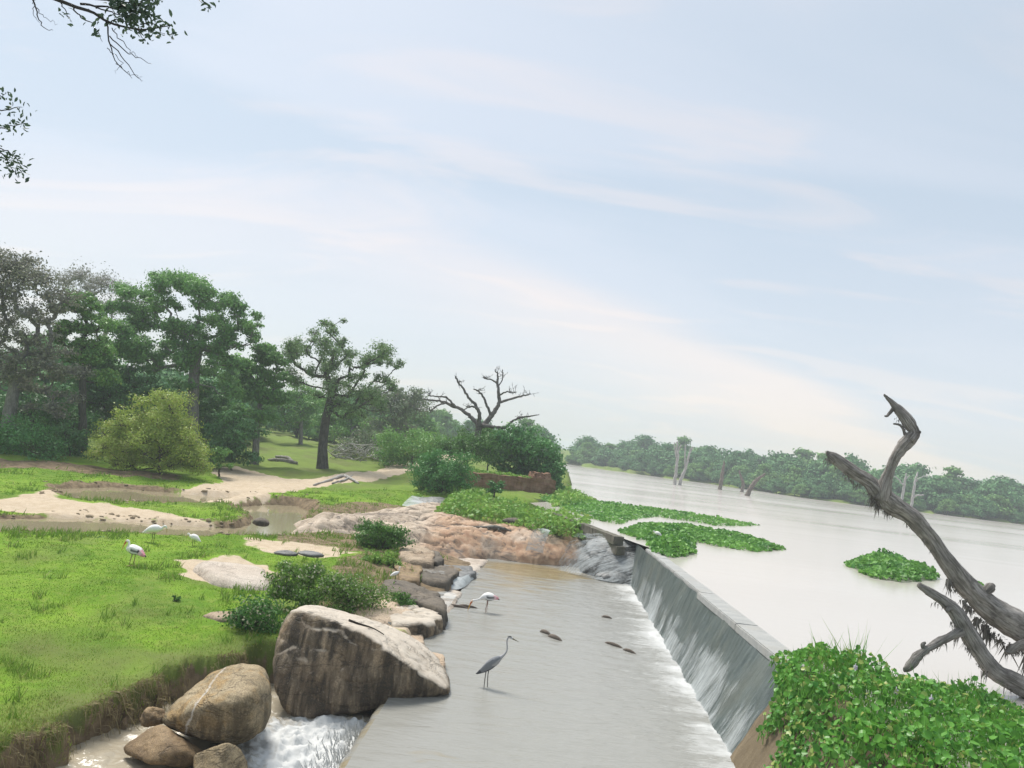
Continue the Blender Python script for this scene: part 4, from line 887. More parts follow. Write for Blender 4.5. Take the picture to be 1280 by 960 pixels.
bush('bush', 'light green bush at the foot of the dead tree', 585, 556, 42, 18, 58, 9, 7500, .17, 'shrubplain', base=572)
bush('bush', 'bright green bush right behind the trunk of the dead tree', 612, 548, 26, 20, 62, 6, 4500, .18, 'shrubplain', base=566)
bush('bush', 'tiny bush on the plinth of the old wall', 618, 608, 13, 8, 44, 4, 1500, .10, 'creeper', base=616)
bush('bush', 'grassy green bush on the layered rock above the small waterfall', 476, 672, 36, 24, 27.5, 10, 9000, .085, 'shrubplain', base=702)
bush('bush', 'yellowish bush beside the white egret at the small waterfall', 480, 702, 28, 14, 24.8, 6, 3500, .075, 'reed', base=716)
bush('bush', 'dark leafy shrub behind the huge boulder on its left', 318, 788, 34, 40, 15.8, 12, 8000, .062, 'shrub', base=828, spread=.45, shape='leaf')
bush('bush', 'pale flowering shrub spreading above the huge boulder', 378, 730, 60, 34, 17.8, 24, 7600, .058, 'flowershrub', base=770, cr=9, spread=.5, shape='leaf', asp=.6)
bush('bush', 'loose green shrub right of the flowering shrub', 438, 742, 42, 22, 18.6, 9, 5200, .058, 'flowershrub', base=770, spread=.5, shape='leaf')
bush('bush', 'small green bush growing on the pointed rock by the spillway', 495, 757, 26, 16, 19.6, 7, 3600, .055, 'shrubplain', base=775, shape='leaf')
bush('bush', 'small dark weed clump in the meadow near the pond', 112, 677, 18, 9, 23.5, 5, 900, .07, 'darkgreen', base=686)
bush('bush', 'tiny dark weed tuft in the meadow below the pale slab', 221, 748, 9, 6, 17.2, 3, 260, .05, 'shrubplain', base=754)
# ---------------------------------------------------------------- far shore wood
def far_proto(i, leafmat):
    root = thing('tree', 'green tree in the unbroken wood along the far lake shore', 'tree', (0, 0, 0), 'trees of the far shore wood')
    H = 9.; t = MB(); tube(t, [(0, 0, -.5), (.1, 0, 1.5), (0, .1, 4.5)], [.28, .22, .15], 6); t.build('trunk', MT['bark'], root)
    lm = MB(); n_ = 12
    for k in range(n_):
        a = 2*math.pi*k*.618; q = math.sqrt((k+.3)/n_); z = 5.9-2.6*q+rng.normal()*.3+(.35 if k < 3 else 0)
        if k >= 5: z = 1.3+rng.random()*2.6; q = min(1., q*1.05)
        crown_leaves(lm, np.array([3.0*q*math.cos(a), 3.0*q*math.sin(a), z]), np.array([1.8, 1.8, 1.3])*rng.uniform(.8, 1.2), 520, .56, .7, 7, .7, .6, .34)
    lm.build('crown', MT[leafmat], root); return root
protos = [far_proto(i, 'farleaf' if i % 3 else 'farleaf2') for i in range(6)]; used_p = set()
def put(i, loc, rz, sx, sz, lab=None, grp=None):
    p = protos[i]
    if i not in used_p: used_p.add(i); r_ = p; lab = grp = None
    else:
        r_ = p.copy(); COL.objects.link(r_)
        for ch in list(p.children): c = ch.copy(); COL.objects.link(c); c.parent = r_
    r_.location = loc; r_.rotation_euler = (0, 0, rz); r_.scale = (sx, sx, sz)
    if lab: r_['label'] = lab; r_['group'] = grp
    return r_
shore = np.array([(17,216)]+[PZ(x, y, LAKE)[:2] for x, y in ((750,586),(800,593.5),(900,607),(1000,622),(1100,635),(1180,644),(1280,656))]+[(150,152),(195,140)])
seg = np.linalg.norm(np.diff(shore, axis=0), axis=1); cum = np.concatenate([[0], np.cumsum(seg)])
def shore_at(s): return np.array([np.interp(s, cum, shore[:, 0]), np.interp(s, cum, shore[:, 1])])
ridge = [(0, 1.12), (20, 1.0), (60, 1.0), (100, .95), (130, .95), (170, .92), (230, .72), (320, .6)]
cnt = 0
for row, (off, st, sc) in enumerate(((5.5, 4.6, .62), (10, 6.0, .86), (17, 7.0, 1.0), (27, 7.5, 1.1), (40, 9.5, 1.12), (3.0, 3.6, .36))):
    s = rng.random()*3
    while s < cum[-1]:
        p = shore_at(s); q = shore_at(min(s+2, cum[-1])); tdir = (q-p)/(np.linalg.norm(q-p)+1e-6); nrm = np.array([-tdir[1], tdir[0]])
        if nrm[1] < 0: nrm = -nrm
        P = p+nrm*(off+rng.normal()*1.3); k = sc*np.interp(s, [a for a, _ in ridge], [b for _, b in ridge])*rng.uniform(.75, 1.18)
        put(int(rng.integers(0, 6)), (P[0], P[1], tz(P[0], P[1])-.2), rng.random()*6.28, k*rng.uniform(.9, 1.25), k, *(('low bushy tree right at the waterline of the far shore', 'low trees at the far waterline') if off == 3.0 else (None, None))); cnt += 1
        s += st*rng.uniform(.75, 1.3)
# wood closing the view behind the dead tree and the lone tree
for k in range(46):
    px = rng.uniform(330, 720); y = rng.uniform(100, 205) if px < 545 else rng.uniform(165, 208); X = (px-640)/FPX*y*1.0
    if X > np.interp(y, [58, 75, 120, 205], [6., 7.5, 11, 15.5])-5: X -= 6
    k_ = rng.uniform(.75, 1.15)*(.8+.25*(y/200)); put(int(rng.integers(0, 6)), (X, y, tz(X, y)-.2), rng.random()*6.28, k_*1.15, k_, 'hazy tree in the wood beyond the dead tree and the clearing', 'trees beyond the clearing')
for k in range(26):
    y = rng.uniform(62, 95); X = -rng.uniform(.36, .78)*y; k_ = rng.uniform(.8, 1.1); put(int(rng.integers(0, 6)), (X, y, tz(X, y)-.2), rng.random()*6.28, k_*1.15, k_, 'dark tree deep in the left wood behind the front trees', 'trees deep in the left wood')
# a few crowns that stand out on the far shore
for (px, py, y, k_, lab) in ((735,560,235,1.12,'tall dark-domed tree at the left end of the far shore wood'), (868,575,190,.98,'domed tree rising above the far shore wood behind the bare stems'), (1205,620,166,1.05,'largest round tree of the far shore, right of the fallen trunk')):
    P = PY(px, py, y); r_ = put(1, (P[0], P[1], tz(P[0], P[1])-.2), 1., k_*1.2, k_); r_['label'] = lab

# ---------------------------------------------------------------- dead trees
def limb(name, pts, mat, root, Y, sides=8, bump=.12, n_=None, jit=.0, dep=None, broken=False):
    """pts: (px, py, radius px[, extra depth])"""
    m = MPP(Y); P = [PY(p[0], p[1], Y+(p[3] if len(p) > 3 else 0)) for p in pts]; r_ = [p[2]*m for p in pts]
    n_ = n_ or 5*len(P); A = smooth_path(np.hstack([np.array(P), np.array(r_)[:, None]]), n_, 0.)
    A[1:-1, :3] += rng.normal(size=(n_-2, 3))*jit*m
    mb = MB(); tube(mb, A[:, :3], np.maximum(A[:, 3], .3*m), sides, bump=bump); return reparent(mb.build(name, MT[mat], None), root)
Yd = 58.; b = PY(598, 556, Yd); b[2] = tz(b[0], b[1])-.1
dt = thing('dead_tree', 'grey leafless dead tree with antler-like limbs on the embankment', 'dead tree', tuple(b))
limb('trunk', [(597,562,4.96),(597,545,4.34),(598,536,4.65),(603,530,3.72)], 'deadgrey', dt, Yd, 10, .15)
limb('branch', [(600,534,3.10),(590,522,2.48,.3),(578,513,2.11,.5),(562,506,1.86,.8),(548,501,1.36,.9),(530,499,0.62)], 'deadgrey', dt, Yd, jit=.5)
limb('branch', [(570,509,1.49,.6),(560,498,1.24,.6),(552,496,1.05),(538,495,0.74),(536,492,0.50)], 'deadgrey', dt, Yd, jit=.4)
limb('branch', [(556,504,1.24,.8),(545,508,0.93),(537,516,0.62)], 'deadgrey', dt, Yd, jit=.3)
limb('branch', [(598,533,3.10,-.3),(599,518,2.36,-.6),(594,505,1.98,-.9),(586,497,1.61,-1),(578,485,1.36,-1),(572,476,1.12,-1),(569,471,0.74,-1)], 'deadgrey', dt, Yd, jit=.5)
limb('branch', [(596,510,1.36,-.8),(588,508,0.99,-1.2),(580,512,0.62)], 'deadgrey', dt, Yd, jit=.3)
limb('branch', [(604,533,3.72,.2),(614,520,3.10,.4),(622,508,2.60,.6),(624,496,2.23,.7),(622,480,1.61,.7),(622,470,1.12,.7),(619,462,0.62,.7)], 'deadgrey', dt, Yd, jit=.5)
limb('branch', [(622,480,1.24,.7),(615,475,0.99,.9),(607,473,0.74,1),(604,471,0.43,1)], 'deadgrey', dt, Yd, jit=.2)
limb('branch', [(614,520,1.86,.4),(608,505,1.61,.1),(603,494,1.30,-.1),(596,488,0.99,-.2),(592,487,0.62,-.2)], 'deadgrey', dt, Yd, jit=.3)
limb('branch', [(624,503,1.86,.7),(635,500,1.49,1.),(648,496,1.24,1.3),(658,494,0.93,1.4),(663,492,0.50,1.4)], 'deadgrey', dt, Yd, jit=.3)
limb('branch', [(623,495,1.24,.7),(632,490,0.93,.3),(640,491,0.62,.1),(646,490,0.37,0)], 'deadgrey', dt, Yd, jit=.3)
limb('branch', [(622,484,0.99,.7),(628,474,0.74,.9),(628,462,0.50,1)], 'deadgrey', dt, Yd, jit=.2)
limb('branch', [(604,532,2.48,-.3),(620,534,1.98,-.8),(632,534,1.74,-1),(640,527,1.49,-1.1),(650,522,1.18,-1.2),(665,520,0.87,-1.3),(674,518,0.43,-1.3)], 'deadgrey', dt, Yd, jit=.3)
tw = MB(); A_ = []; B_ = []
for ch in dt.children:
    if not ch.name.startswith('branch'): continue
    n_ = len(ch.data.vertices); co = np.empty(n_*3, np.float32); ch.data.vertices.foreach_get('co', co); co = co.reshape(-1, 3)
    for k in range(7):
        p = co[int(rng.integers(n_//2, n_))]; d = unit(1)[0]; d[2] = abs(d[2])*.8; L_ = rng.uniform(.25, .7); q = p+d*L_; A_ += [p, q, p+d*L_*.5]; B_ += [q, q+(unit(1)[0]*.5+np.array([0, 0, .4]))*L_*.5, p+d*L_*.5+unit(1)[0]*L_*.45]
sticks(tw, A_, B_, .022, .010); tag(reparent(tw.build('twigs', MT['deadgrey']), dt), kind='stuff')
# stems standing in the lake
def stem(label, Y, groups, mat, cat='dead tree', name='dead_tree'):
    p0 = groups[0][0]; b = PY(p0[0], p0[1], Y); b[2] = LAKE-.6; root = thing(name, label, cat, tuple(b))
    for i, g_ in enumerate(groups):
        if i == 0: g_ = [(g_[0][0]-.3, g_[0][1]+5, g_[0][2]*1.1)]+list(g_)
        limb('trunk' if i == 0 else 'branch', g_, mat, root, Y, 8, .15, jit=.25)
    return root
def ylake(px, py): return PZ(px, py, LAKE)[1]
y1 = ylake(845, 606)
stem('pale bare stem with a forked top standing in the lake, left of the pair', y1, [[(843,606,2.2),(845,590,2),(847,572,1.7),(846,560,1.3),(847,552,.8)], [(846,575,1.2),(844,562,.9),(843,553,.6)], [(847,566,.9),(851,556,.7)]], 'deadpale')
stem('pale bare leaning stem standing in the lake, right of the pair', y1, [[(849,607,2.2),(853,595,2),(858,583,1.5),(861,570,1.2),(866,558,.8)], [(857,585,1),(856,570,.9),(857,556,.6)], [(861,571,.9),(863,560,.6)]], 'deadpale')
y1 = ylake(900, 612); stem('short thick broken stump standing upright in the lake', y1, [[(900,612,2.6),(902,598,2.4),(904,586,1.8),(905,576,.7)]], 'deadbrown', 'stump', 'tree_stump')
y1 = ylake(927, 615); stem('slim dark broken stump in the lake, left of the leaning one', y1, [[(927,615,2.2),(929,605,2),(926,596,1.6),(924,588,.7)]], 'deadbrown', 'stump', 'tree_stump')
y1 = ylake(935, 620); stem('thick brown stump leaning right out of the lake', y1, [[(933,621,3.4),(938,611,2.9),(945,601,2.3),(954,594,1.4),(957,592,.7)], [(940,607,1.4),(946,597,.9)]], 'deadbrown', 'stump', 'tree_stump')
stem('pale bare tree on the far shore just left of the fallen trunk', 138., [[(1126,629,1.8),(1129,615,1.6),(1131,602,1.3),(1133,592,.8)], [(1129,606,1),(1122,598,.7),(1116,595,.5)], [(1131,600,.8),(1137,594,.5)]], 'deadpale')
stem('pale bare tree with a crooked low branch at the far shore', 138., [[(1139,632,1.8),(1142,615,1.6),(1144,602,1.3),(1147,590,.8)], [(1140,623,1.2),(1147,619,1),(1155,619,.6)], [(1143,604,.9),(1150,597,.6),(1160,594,.4)]], 'deadpale')
stem('pale bare tree with spreading arms at the far right shore', 143., [[(1264,648,2),(1265,638,1.8),(1266,630,1.3),(1265,622,.7)], [(1265,636,1.2),(1255,633,1),(1246,627,.6)], [(1266,635,1.2),(1274,630,1),(1284,632,.7)]], 'deadpale')
# the great fallen trunk on the right
Yt = 13.2; b = PY(1400, 875, Yt); root_f = thing('fallen_trunk', 'big grey dead trunk slanting up over the lake from the right', 'dead tree', (b[0]+1., b[1], LAKE-.4))
def flimb(name, pts, n_, bump=.30, jit=.12, sides=20): return limb(name, pts, 'deadwood', root_f, Yt, sides, bump, n_, jit)
flimb('trunk', [(1500,905,26.40,.4),(1400,850,22.88,.2),(1330,812,20.24),(1280,786,18.48),(1240,762,16.28),(1208,734,14.08),(1182,700,11.00),(1160,668,11.00),(1138,645,11.88),(1112,628,12.32),(1095,612,11.88),(1086,602,10.56),(1070,592,9.68),(1052,579,7.92),(1041,571,6.16),(1033,565,1.76)], 150)
flimb('branch', [(1102,624,9.68,-.05),(1106,606,7.92,-.1),(1112,588,6.34,-.15),(1119,572,5.81,-.2),(1128,560,7.04,-.22),(1138,549,7.48,-.25),(1143,541,6.16,-.25),(1137,530,7.39,-.2),(1127,517,6.60,-.15),(1116,505,3.96,-.1),(1105,493,1.06,-.1)], 100)
flimb('broken_twig', [(1140,543,3.52,-.25),(1147,541,3.17,-.3),(1150,540,2.11,-.3)], 8, sides=8)
flimb('broken_twig', [(1118,509,2.11,-.1),(1110,519,1.94,-.15),(1106,520,0.88,-.2)], 8, sides=6)
flimb('broken_twig', [(1132,545,2.29,-.2),(1126,532,1.76,-.2),(1117,530,1.14,-.2)], 10, sides=6)
flimb('branch', [(1420,905,14.96,-.7),(1340,885,13.20,-.7),(1280,858,11.00,-.6),(1243,838,9.68,-.55),(1222,812,8.80,-.5),(1206,785,8.80,-.45),(1194,765,7.92,-.4),(1178,750,6.60,-.35),(1162,740,5.72,-.3),(1149,731,3.52,-.3)], 90)
flimb('branch', [(1204,788,6.16,-.45),(1190,795,5.28,-.55),(1172,803,4.58,-.65),(1156,813,4.75,-.75),(1144,824,5.28,-.8),(1136,834,4.40,-.85),(1130,838,1.76,-.85)], 55, sides=10)
flimb('broken_twig', [(1195,768,3.52,-.4),(1188,760,2.64,-.45),(1183,764,1.76,-.5)], 8, sides=6)
flimb('knob', [(1224,748,6.16,-.05),(1232,740,5.28,-.05),(1238,734,6.16,-.05),(1242,731,2.64,-.05)], 14, sides=10)
flimb('broken_twig', [(1157,813,2.99,-.75),(1153,806,2.64,-.75),(1157,803,1.41,-.75)], 7, sides=6)
flimb('broken_twig', [(1290,805,7.04,-.3),(1272,808,5.28,-.4),(1262,815,3.96,-.4),(1258,814,1.76,-.4)], 14, sides=8)
# bark fibre and lichen hanging from the undersides
fm = MB(); m = MPP(Yt)
def fringe(pts, n_, ln, wid):
    A = smooth_path(np.array([(p[0], p[1], p[2], p[3] if len(p) > 3 else 0) for p in pts], float), 60)
    k = rng.integers(0, 60, n_); Q = A[k]+rng.normal(size=(n_, 4))*np.array([2.2, 1.2, 0, .04])
    cl = np.clip(np.sin(k*.9)+np.sin(k*.37+1)+.5, .05, 2)                       # bunches
    S = np.array([PY(a[0]-a[2]*.35, a[1]+a[2]*.75, Yt+a[3]+rng.normal()*.07) for a in Q]); l_ = ln*rng.uniform(.3, 1.2, n_)*cl*.7
    D = np.stack([rng.normal(-.10, .25, n_), rng.normal(0, .25, n_), -np.ones(n_)], 1)*l_[:, None]
    w = np.stack([rng.normal(size=n_), rng.normal(size=n_), np.zeros(n_)], 1); w = w/np.linalg.norm(w, axis=1)[:, None]*wid
    V = np.stack([S-w, S+w, S+D*.6+w*.6, S+D], 1).reshape(-1, 3); t = rng.random(n_)
    fm.add(V, np.arange(n_)[:, None]*4+np.arange(4)[None], None, np.repeat(np.stack([t, t, t], 1), 4, 0))
fringe([(1036,568,5.6),(1060,588,8.4),(1088,606,11.2),(1105,625,11.9),(1120,634,11.2)], 252, 0.128, .010)
fringe([(1092,610,11.2),(1104,624,11.2)], 120, 0.192, .012)
fringe([(1118,632,9),(1140,649,9),(1160,668,9),(1174,690,8)], 42, 0.096, .010)
fringe([(1190,715,12.6),(1215,745,15.4),(1245,772,18.9),(1290,800,21.0)], 372, 0.208, .014)
fringe([(1225,760,16.8),(1255,785,19.6),(1300,812,21.0)], 252, 0.272, .018)
fringe([(1140,826,3.5,-.8),(1160,812,4.2,-.75),(1185,797,4.9,-.55),(1204,788,6.3,-.45)], 156, 0.128, .009)
fringe([(1195,770,7.0,-.4),(1215,805,8.4,-.5),(1240,836,9.8,-.55),(1280,858,9.8,-.6)], 180, 0.128, .011)
fringe([(1112,590,5.6,-.15),(1122,568,5.6,-.2),(1140,548,6.3,-.25)], 96, 0.088, .008)
fringe([(1124,520,4.9,-.15),(1136,532,5.6,-.2),(1142,542,5.6,-.25)], 84, 0.112, .008)
fringe([(1170,748,5.6,-.35),(1185,756,5.6,-.4)], 30, 0.096, .008)
tag(reparent(fm.build('hanging_bark_fibre', MT['fibre']), root_f), kind='stuff')
# brush pile of bleached branches and single logs
Yb = 66.; b = PY(450, 572, Yb); gz = tz(b[0], b[1]); bp = thing('brush_pile', 'tangle of bleached dead branches behind the lone tree', 'brush pile', (b[0], b[1], gz)); mb = MB()
for k in range(95):
    c = PY(rng.uniform(418, 520), 570, Yb+rng.uniform(-2, 2)); c[2] = gz+rng.uniform(.05, 1.9)*rng.random()**.5; d = unit(1)[0]; d[2] = abs(d[2])*.6-.1; Ln = rng.uniform(.8, 2.8)
    tube(mb, smooth_path([c-d*Ln/2, c+rng.normal(size=3)*.15*Ln, c+d*Ln/2], 6), np.linspace(.055, .02, 6)*rng.uniform(.6, 1.5), 5)
tag(reparent(mb.build('dead_branches', MT['deadpale']), bp), kind='stuff')
bush('bush', 'grey-green scrub growing through the bleached brush pile', 455, 556, 42, 18, 69, 8, 3600, .2, 'greygreen', base=574, bare=30)
def log(label, pts, Y, mat, name='dead_branch', cat='branch', zoff=.05):
    P = []
    for p in pts:
        q = PT(p[0], p[1]); P.append((q[0], q[1], tz(q[0], q[1])+zoff+(p[3] if len(p) > 3 else 0)))
    r_ = [p[2]*MPP(np.linalg.norm(P[0])) for p in pts]; mb = MB(); tube(mb, smooth_path(P, 16, .01), np.interp(np.linspace(0, len(P)-1, 16), range(len(P)), r_), 6, bump=.12); return tag(mb.build(name, MT[mat]), label, cat)
log('bleached forked branch lying on the grass below the sandy track', [(392,605,1),(412,602,2),(430,599,2.4),(448,606,1)], 45, 'deadpale')
log('pale stick lying across the bleached forked branch on the grass', [(415,606,1),(432,602,1.6),(440,597,1)], 45, 'deadpale')
log('grey fallen log in the clearing left of the lone tree', [(335,575,1),(352,578,3),(372,580,2)], 55, 'deadwood', 'log', 'log', .1)
log('second grey log in the clearing, behind the first', [(345,571,1.5),(358,574,2),(366,577,1)], 58, 'deadwood', 'log', 'log', .1)
# grass-bound overhanging tree, its trunk outside the frame on the left
ov = thing('overhanging_tree', 'dark twigs and leaves of a tree hanging in from the top left', 'tree', (-8.6, 6.2, tz(-8.6, 6.2)))
mb = MB(); tube(mb, smooth_path([(-8.6, 6.2, tz(-8.6, 6.2)-.2), (-8.4, 6.3, 3), (-8.0, 6.6, 6), (-7.2, 6.8, 8.4)], 20), np.linspace(.26, .13, 20), 10, bump=.1); reparent(mb.build('trunk', MT['bark']), ov)
lmbs = MB(); lv = MB(); Yo = 7.
def otwig(pts, r0, r1, leafy=0, ln=.062, tail=.5):
    P = [PY(p[0], p[1], Yo+(p[2] if len(p) > 2 else 0)) for p in pts]; A = smooth_path(P, 14, .008); tube(lmbs, A, np.linspace(r0, r1, 14), 5)
    if leafy:
        k = (14*(tail+(1-tail)*rng.random(leafy))).astype(int).clip(0, 13); Q = A[k]+rng.normal(size=(leafy, 3))*.045; leaves(lv, Q, unit(leafy)+np.array([0, 0, .4]), ln*rng.uniform(.7, 1.3, leafy), .42, .1, None, 'leaf')
    return A
W = lambda px, py, d=0: (px, py, d)
for A in ([(-7.2,6.8,8.4),(-6.2,6.9,8.95),(-5.2,7,8.9),(-4.4,7,8.75)],):
    tube(lmbs, smooth_path(A, 16, .02), np.linspace(.10, .035, 16), 7)
tube(lmbs, smooth_path([(-8.0,6.6,6), (-6.4,6.9,6.9), (-5.3,7,7.3), tuple(PY(-40, 150, Yo))], 12, .02), np.linspace(.07, .02, 12), 6)
otwig([(20,-25),(75,2),(110,15),(140,28),(180,38),(214,32)], .022, .004, 60)
otwig([(110,12),(132,28),(137,55),(148,80),(165,98)], .010, .002)
otwig([(136,50),(152,72),(172,96),(178,100)], .006, .0015); otwig([(137,45),(158,66),(175,74),(190,80)], .006, .0015); otwig([(140,35),(160,60),(172,70)], .005, .0015); otwig([(146,78),(160,90),(178,96)], .004, .0012); otwig([(134,60),(150,76),(145,92)], .004, .0012)
otwig([(90,6),(100,22),(118,32),(128,52)], .008, .002, 10); otwig([(40,-8),(46,15),(54,34),(66,38)], .008, .0015); otwig([(46,10),(56,22),(72,30)], .004, .001); otwig([(44,0),(42,18),(52,30)], .004, .001); otwig([(75,0),(84,18),(90,28)], .006, .0015, 8)
otwig([(140,26),(165,30),(176,46),(182,50)], .006, .0015, 16, .05); otwig([(150,10),(175,6),(195,-4)], .01, .003, 40); otwig([(100,5),(130,8),(160,12),(190,20)], .012, .003, 90); otwig([(160,12),(172,20),(168,28)], .006, .002, 40); otwig([(175,30),(196,30),(205,44)], .006, .002, 26, .05)
otwig([(190,-30),(230,-12),(250,-2),(262,6)], .012, .003, 22, .055); otwig([(120,10),(150,18),(165,22)], .008, .002, 70); otwig([(60,-20),(110,-6),(150,2),(185,8)], .014, .003, 110)
otwig([(-40,150),(-15,140),(5,138),(28,134)], .012, .002, 26, .05); otwig([(-30,160),(-5,160),(12,158),(32,154)], .009, .002, 40, .05); otwig([(-20,165),(-4,185),(8,200),(22,222)], .009, .002, 60, .05); otwig([(-20,128),(-2,122),(8,116)], .006, .002, 16, .045); otwig([(-8,185),(14,192),(28,214)], .006, .002, 40, .05)
reparent(lmbs.build('branches', MT['bark']), ov); tag(reparent(lv.build('leaves', MT['overleaf']), ov), kind='stuff')
# ---------------------------------------------------------------- floating and marsh plants
def inside_pts(poly, n_, pad=0.):
    poly = np.asarray(poly, float); lo, hi = poly.min(0), poly.max(0); out = np.zeros((0, 2))
    while len(out) < n_:
        q = rng.uniform(lo, hi, (n_*3, 2)); d = sdf(poly, q[:, 0], q[:, 1]); e = n2(q[:, 0], q[:, 1], 1.3, 3, 4.)*.25; out = np.vstack([out, q[d+e < -pad]])
    return out[:n_]
def mat_plants(label, poly, z, n_, L, mat, h=.28, name='water_hyacinth', cat='water plants', reed=0., shape='leaf'):
    Q = inside_pts(poly, n_); X, Y = Q[:, 0], Q[:, 1]; d = -sdf(poly, X, Y)
    hh = h*(.25+.75*sstep(-.05, .55, d))*np.clip(1+.7*n2(X, Y, .9, 3, 1.), .35, 1.6); Z = z+hh*rng.uniform(.25, 1., n_)**.7
    mb = MB(); k = int(n_*(1-reed)); P = np.stack([X, Y, Z], 1); N = unit(n_)*.75+np.array([0, 0, .75]); N[:, 1] -= .25
    tn = np.clip(.5+.75*n2(X[:k], Y[:k], .8, 3, 8.)+.22*rng.normal(size=k), 0, 1); leaves(mb, P[:k], N[:k], L*np.clip(np.exp(rng.normal(0, .35, k)), .45, 1.7), .85, .10, np.stack([tn, rng.random(k), tn], 1), shape)
    if reed:
        A = P[k:].copy(); A[:, 2] = z; Ln = hh[k:]*rng.uniform(.8, 1.9, n_-k); D = np.stack([rng.normal(0, .3, n_-k), rng.normal(0, .3, n_-k), np.ones(n_-k)], 1)*Ln[:, None]
        w = np.stack([rng.normal(size=n_-k), rng.normal(size=n_-k), np.zeros(n_-k)], 1); w = w/np.linalg.norm(w, axis=1)[:, None]*L*.10; t = rng.random((n_-k, 3))
        V = np.stack([A-w, A+w, A+D*.6+w*.8, A+D*.95+w*1.5*np.array([1, 1, 0])], 1).reshape(-1, 3); mb.add(V, np.arange(n_-k)[:, None]*4+np.arange(4)[None], None, np.repeat(t, 4, 0))
    o = mb.build(name, MT[mat]); return tag(o, label, cat, kind='stuff')
mat_plants('long raft of water hyacinth reaching into the lake behind the block wall', pxpoly([(668,620),(700,619),(740,627),(800,634),(850,641),(905,650),(950,657),(900,658),(862,652),(820,646),(800,648),(772,656),(745,650),(705,636)], LAKE), LAKE, 6000, .14, 'hyacinth_far', .15)
mat_plants('nearer spit of water hyacinth pointing right from the weir end', pxpoly([(772,665),(800,656),(840,657),(880,662),(930,671),(984,687),(945,690),(890,683),(868,676),(810,678)], LAKE), LAKE, 6500, .13, 'hyacinth_far', .18)
mat_plants('dense clump of water hyacinth piled on the far end of the weir crest', pxpoly([(808,672),(840,666),(872,676),(864,694),(838,697),(815,690)], LAKE), LAKE-.02, 3800, .12, 'hyacinth_far', .42)
mat_plants('small floating island of water hyacinth left of the fallen trunk', pxpoly([(1056,706),(1085,697),(1112,696),(1140,708),(1178,724),(1130,729),(1085,722)], LAKE), LAKE, 4200, .13, 'hyacinth_far', .34)
mat_plants('tiny tuft of floating plants just right of the fallen trunk', pxpoly([(1196,729),(1210,725),(1226,731),(1212,736)], LAKE), LAKE, 300, .13, 'hyacinth_far', .22)
mat_plants('bed of tall marsh grass and leaves behind the red rocks', pxpoly([(545,640),(560,622),(600,620),(640,638),(700,650),(745,660),(748,674),(690,668),(640,658),(600,650)], 1.1), 1.05, 13000, .15, 'reed', .55, 'marsh_plants', 'marsh plants', .5)
mat_plants('strip of marsh plants along the wet rock below the creeper mound', pxpoly([(515,622),(545,612),(600,612),(618,628),(590,628),(540,622)], 1.05), 1.0, 3800, .16, 'reed', .45, 'marsh_plants', 'marsh plants', .4)
mat_plants('light green reeds at the lake corner of the old wall', pxpoly([(684,622),(705,613),(745,626),(720,634),(690,634)], LAKE), LAKE-.1, 2600, .17, 'reed', .5, 'marsh_plants', 'marsh plants', .5)
mat_plants('green grass growing on top of the old wall', [tuple((wa+(wb-wa)*t+wn*s)[:2]) for t, s in ((.0, .4), (.75, .4), (.8, 1.6), (.0, 1.8))], 2.52, 2600, .14, 'reed', .16, 'grass_tuft', 'grass', .7)

# near hyacinth bank spilling over the dry wall
hp = [PZ(x, y, 1.75)[:2] for x, y in ((978,818),(990,804),(1020,801),(1050,810),(1090,826),(1130,841),(1180,847),(1220,853),(1260,866),(1310,885),(1420,925))] + [(12.5,7.5),(9,4),(4.5,4),(4.6,9),(4.75,12.9)]
hy = thing('water_hyacinth', 'thick bank of glossy green water hyacinth spilling over the wall at lower right', 'water plants', (6.5, 10.5, LAKE))
n_ = 13500; Q = inside_pts(hp, n_); X, Y = Q[:, 0], Q[:, 1]; d = -sdf(hp, X, Y); hh = .34*(.2+.8*sstep(-.05, .6, d))*np.clip(1+.75*n2(X, Y, 1.1, 3, 1.), .3, 1.7)
P = np.stack([X, Y, LAKE+.02+hh*rng.uniform(.35, 1., n_)**.6], 1)
m_ = 4600; Ys = rng.uniform(4.5, 12.75, m_); Dp = .22+1.2*sstep(11.75, 10.9, Ys)+.85*np.exp(-((Ys-12.0)/.22)**2); zz = LAKE+.05-Dp*rng.random(m_)**.9*np.clip(1+.5*n2(Ys, Ys*0, 1.5, 2, 3.), .4, 1.3)
S = np.stack([xbase(Ys)+(xcrest(Ys)-xbase(Ys))*(zz/(LAKE-.06))-.07-rng.random(m_)*.22, Ys, zz], 1)
P = np.vstack([P, S]); N = unit(len(P))*.8+np.array([-.12, -.28, .75]); N[n_:] += np.array([-.7, -.25, -.2])
size = .072*np.clip(np.exp(rng.normal(0, .38, len(P))), .4, 1.4)
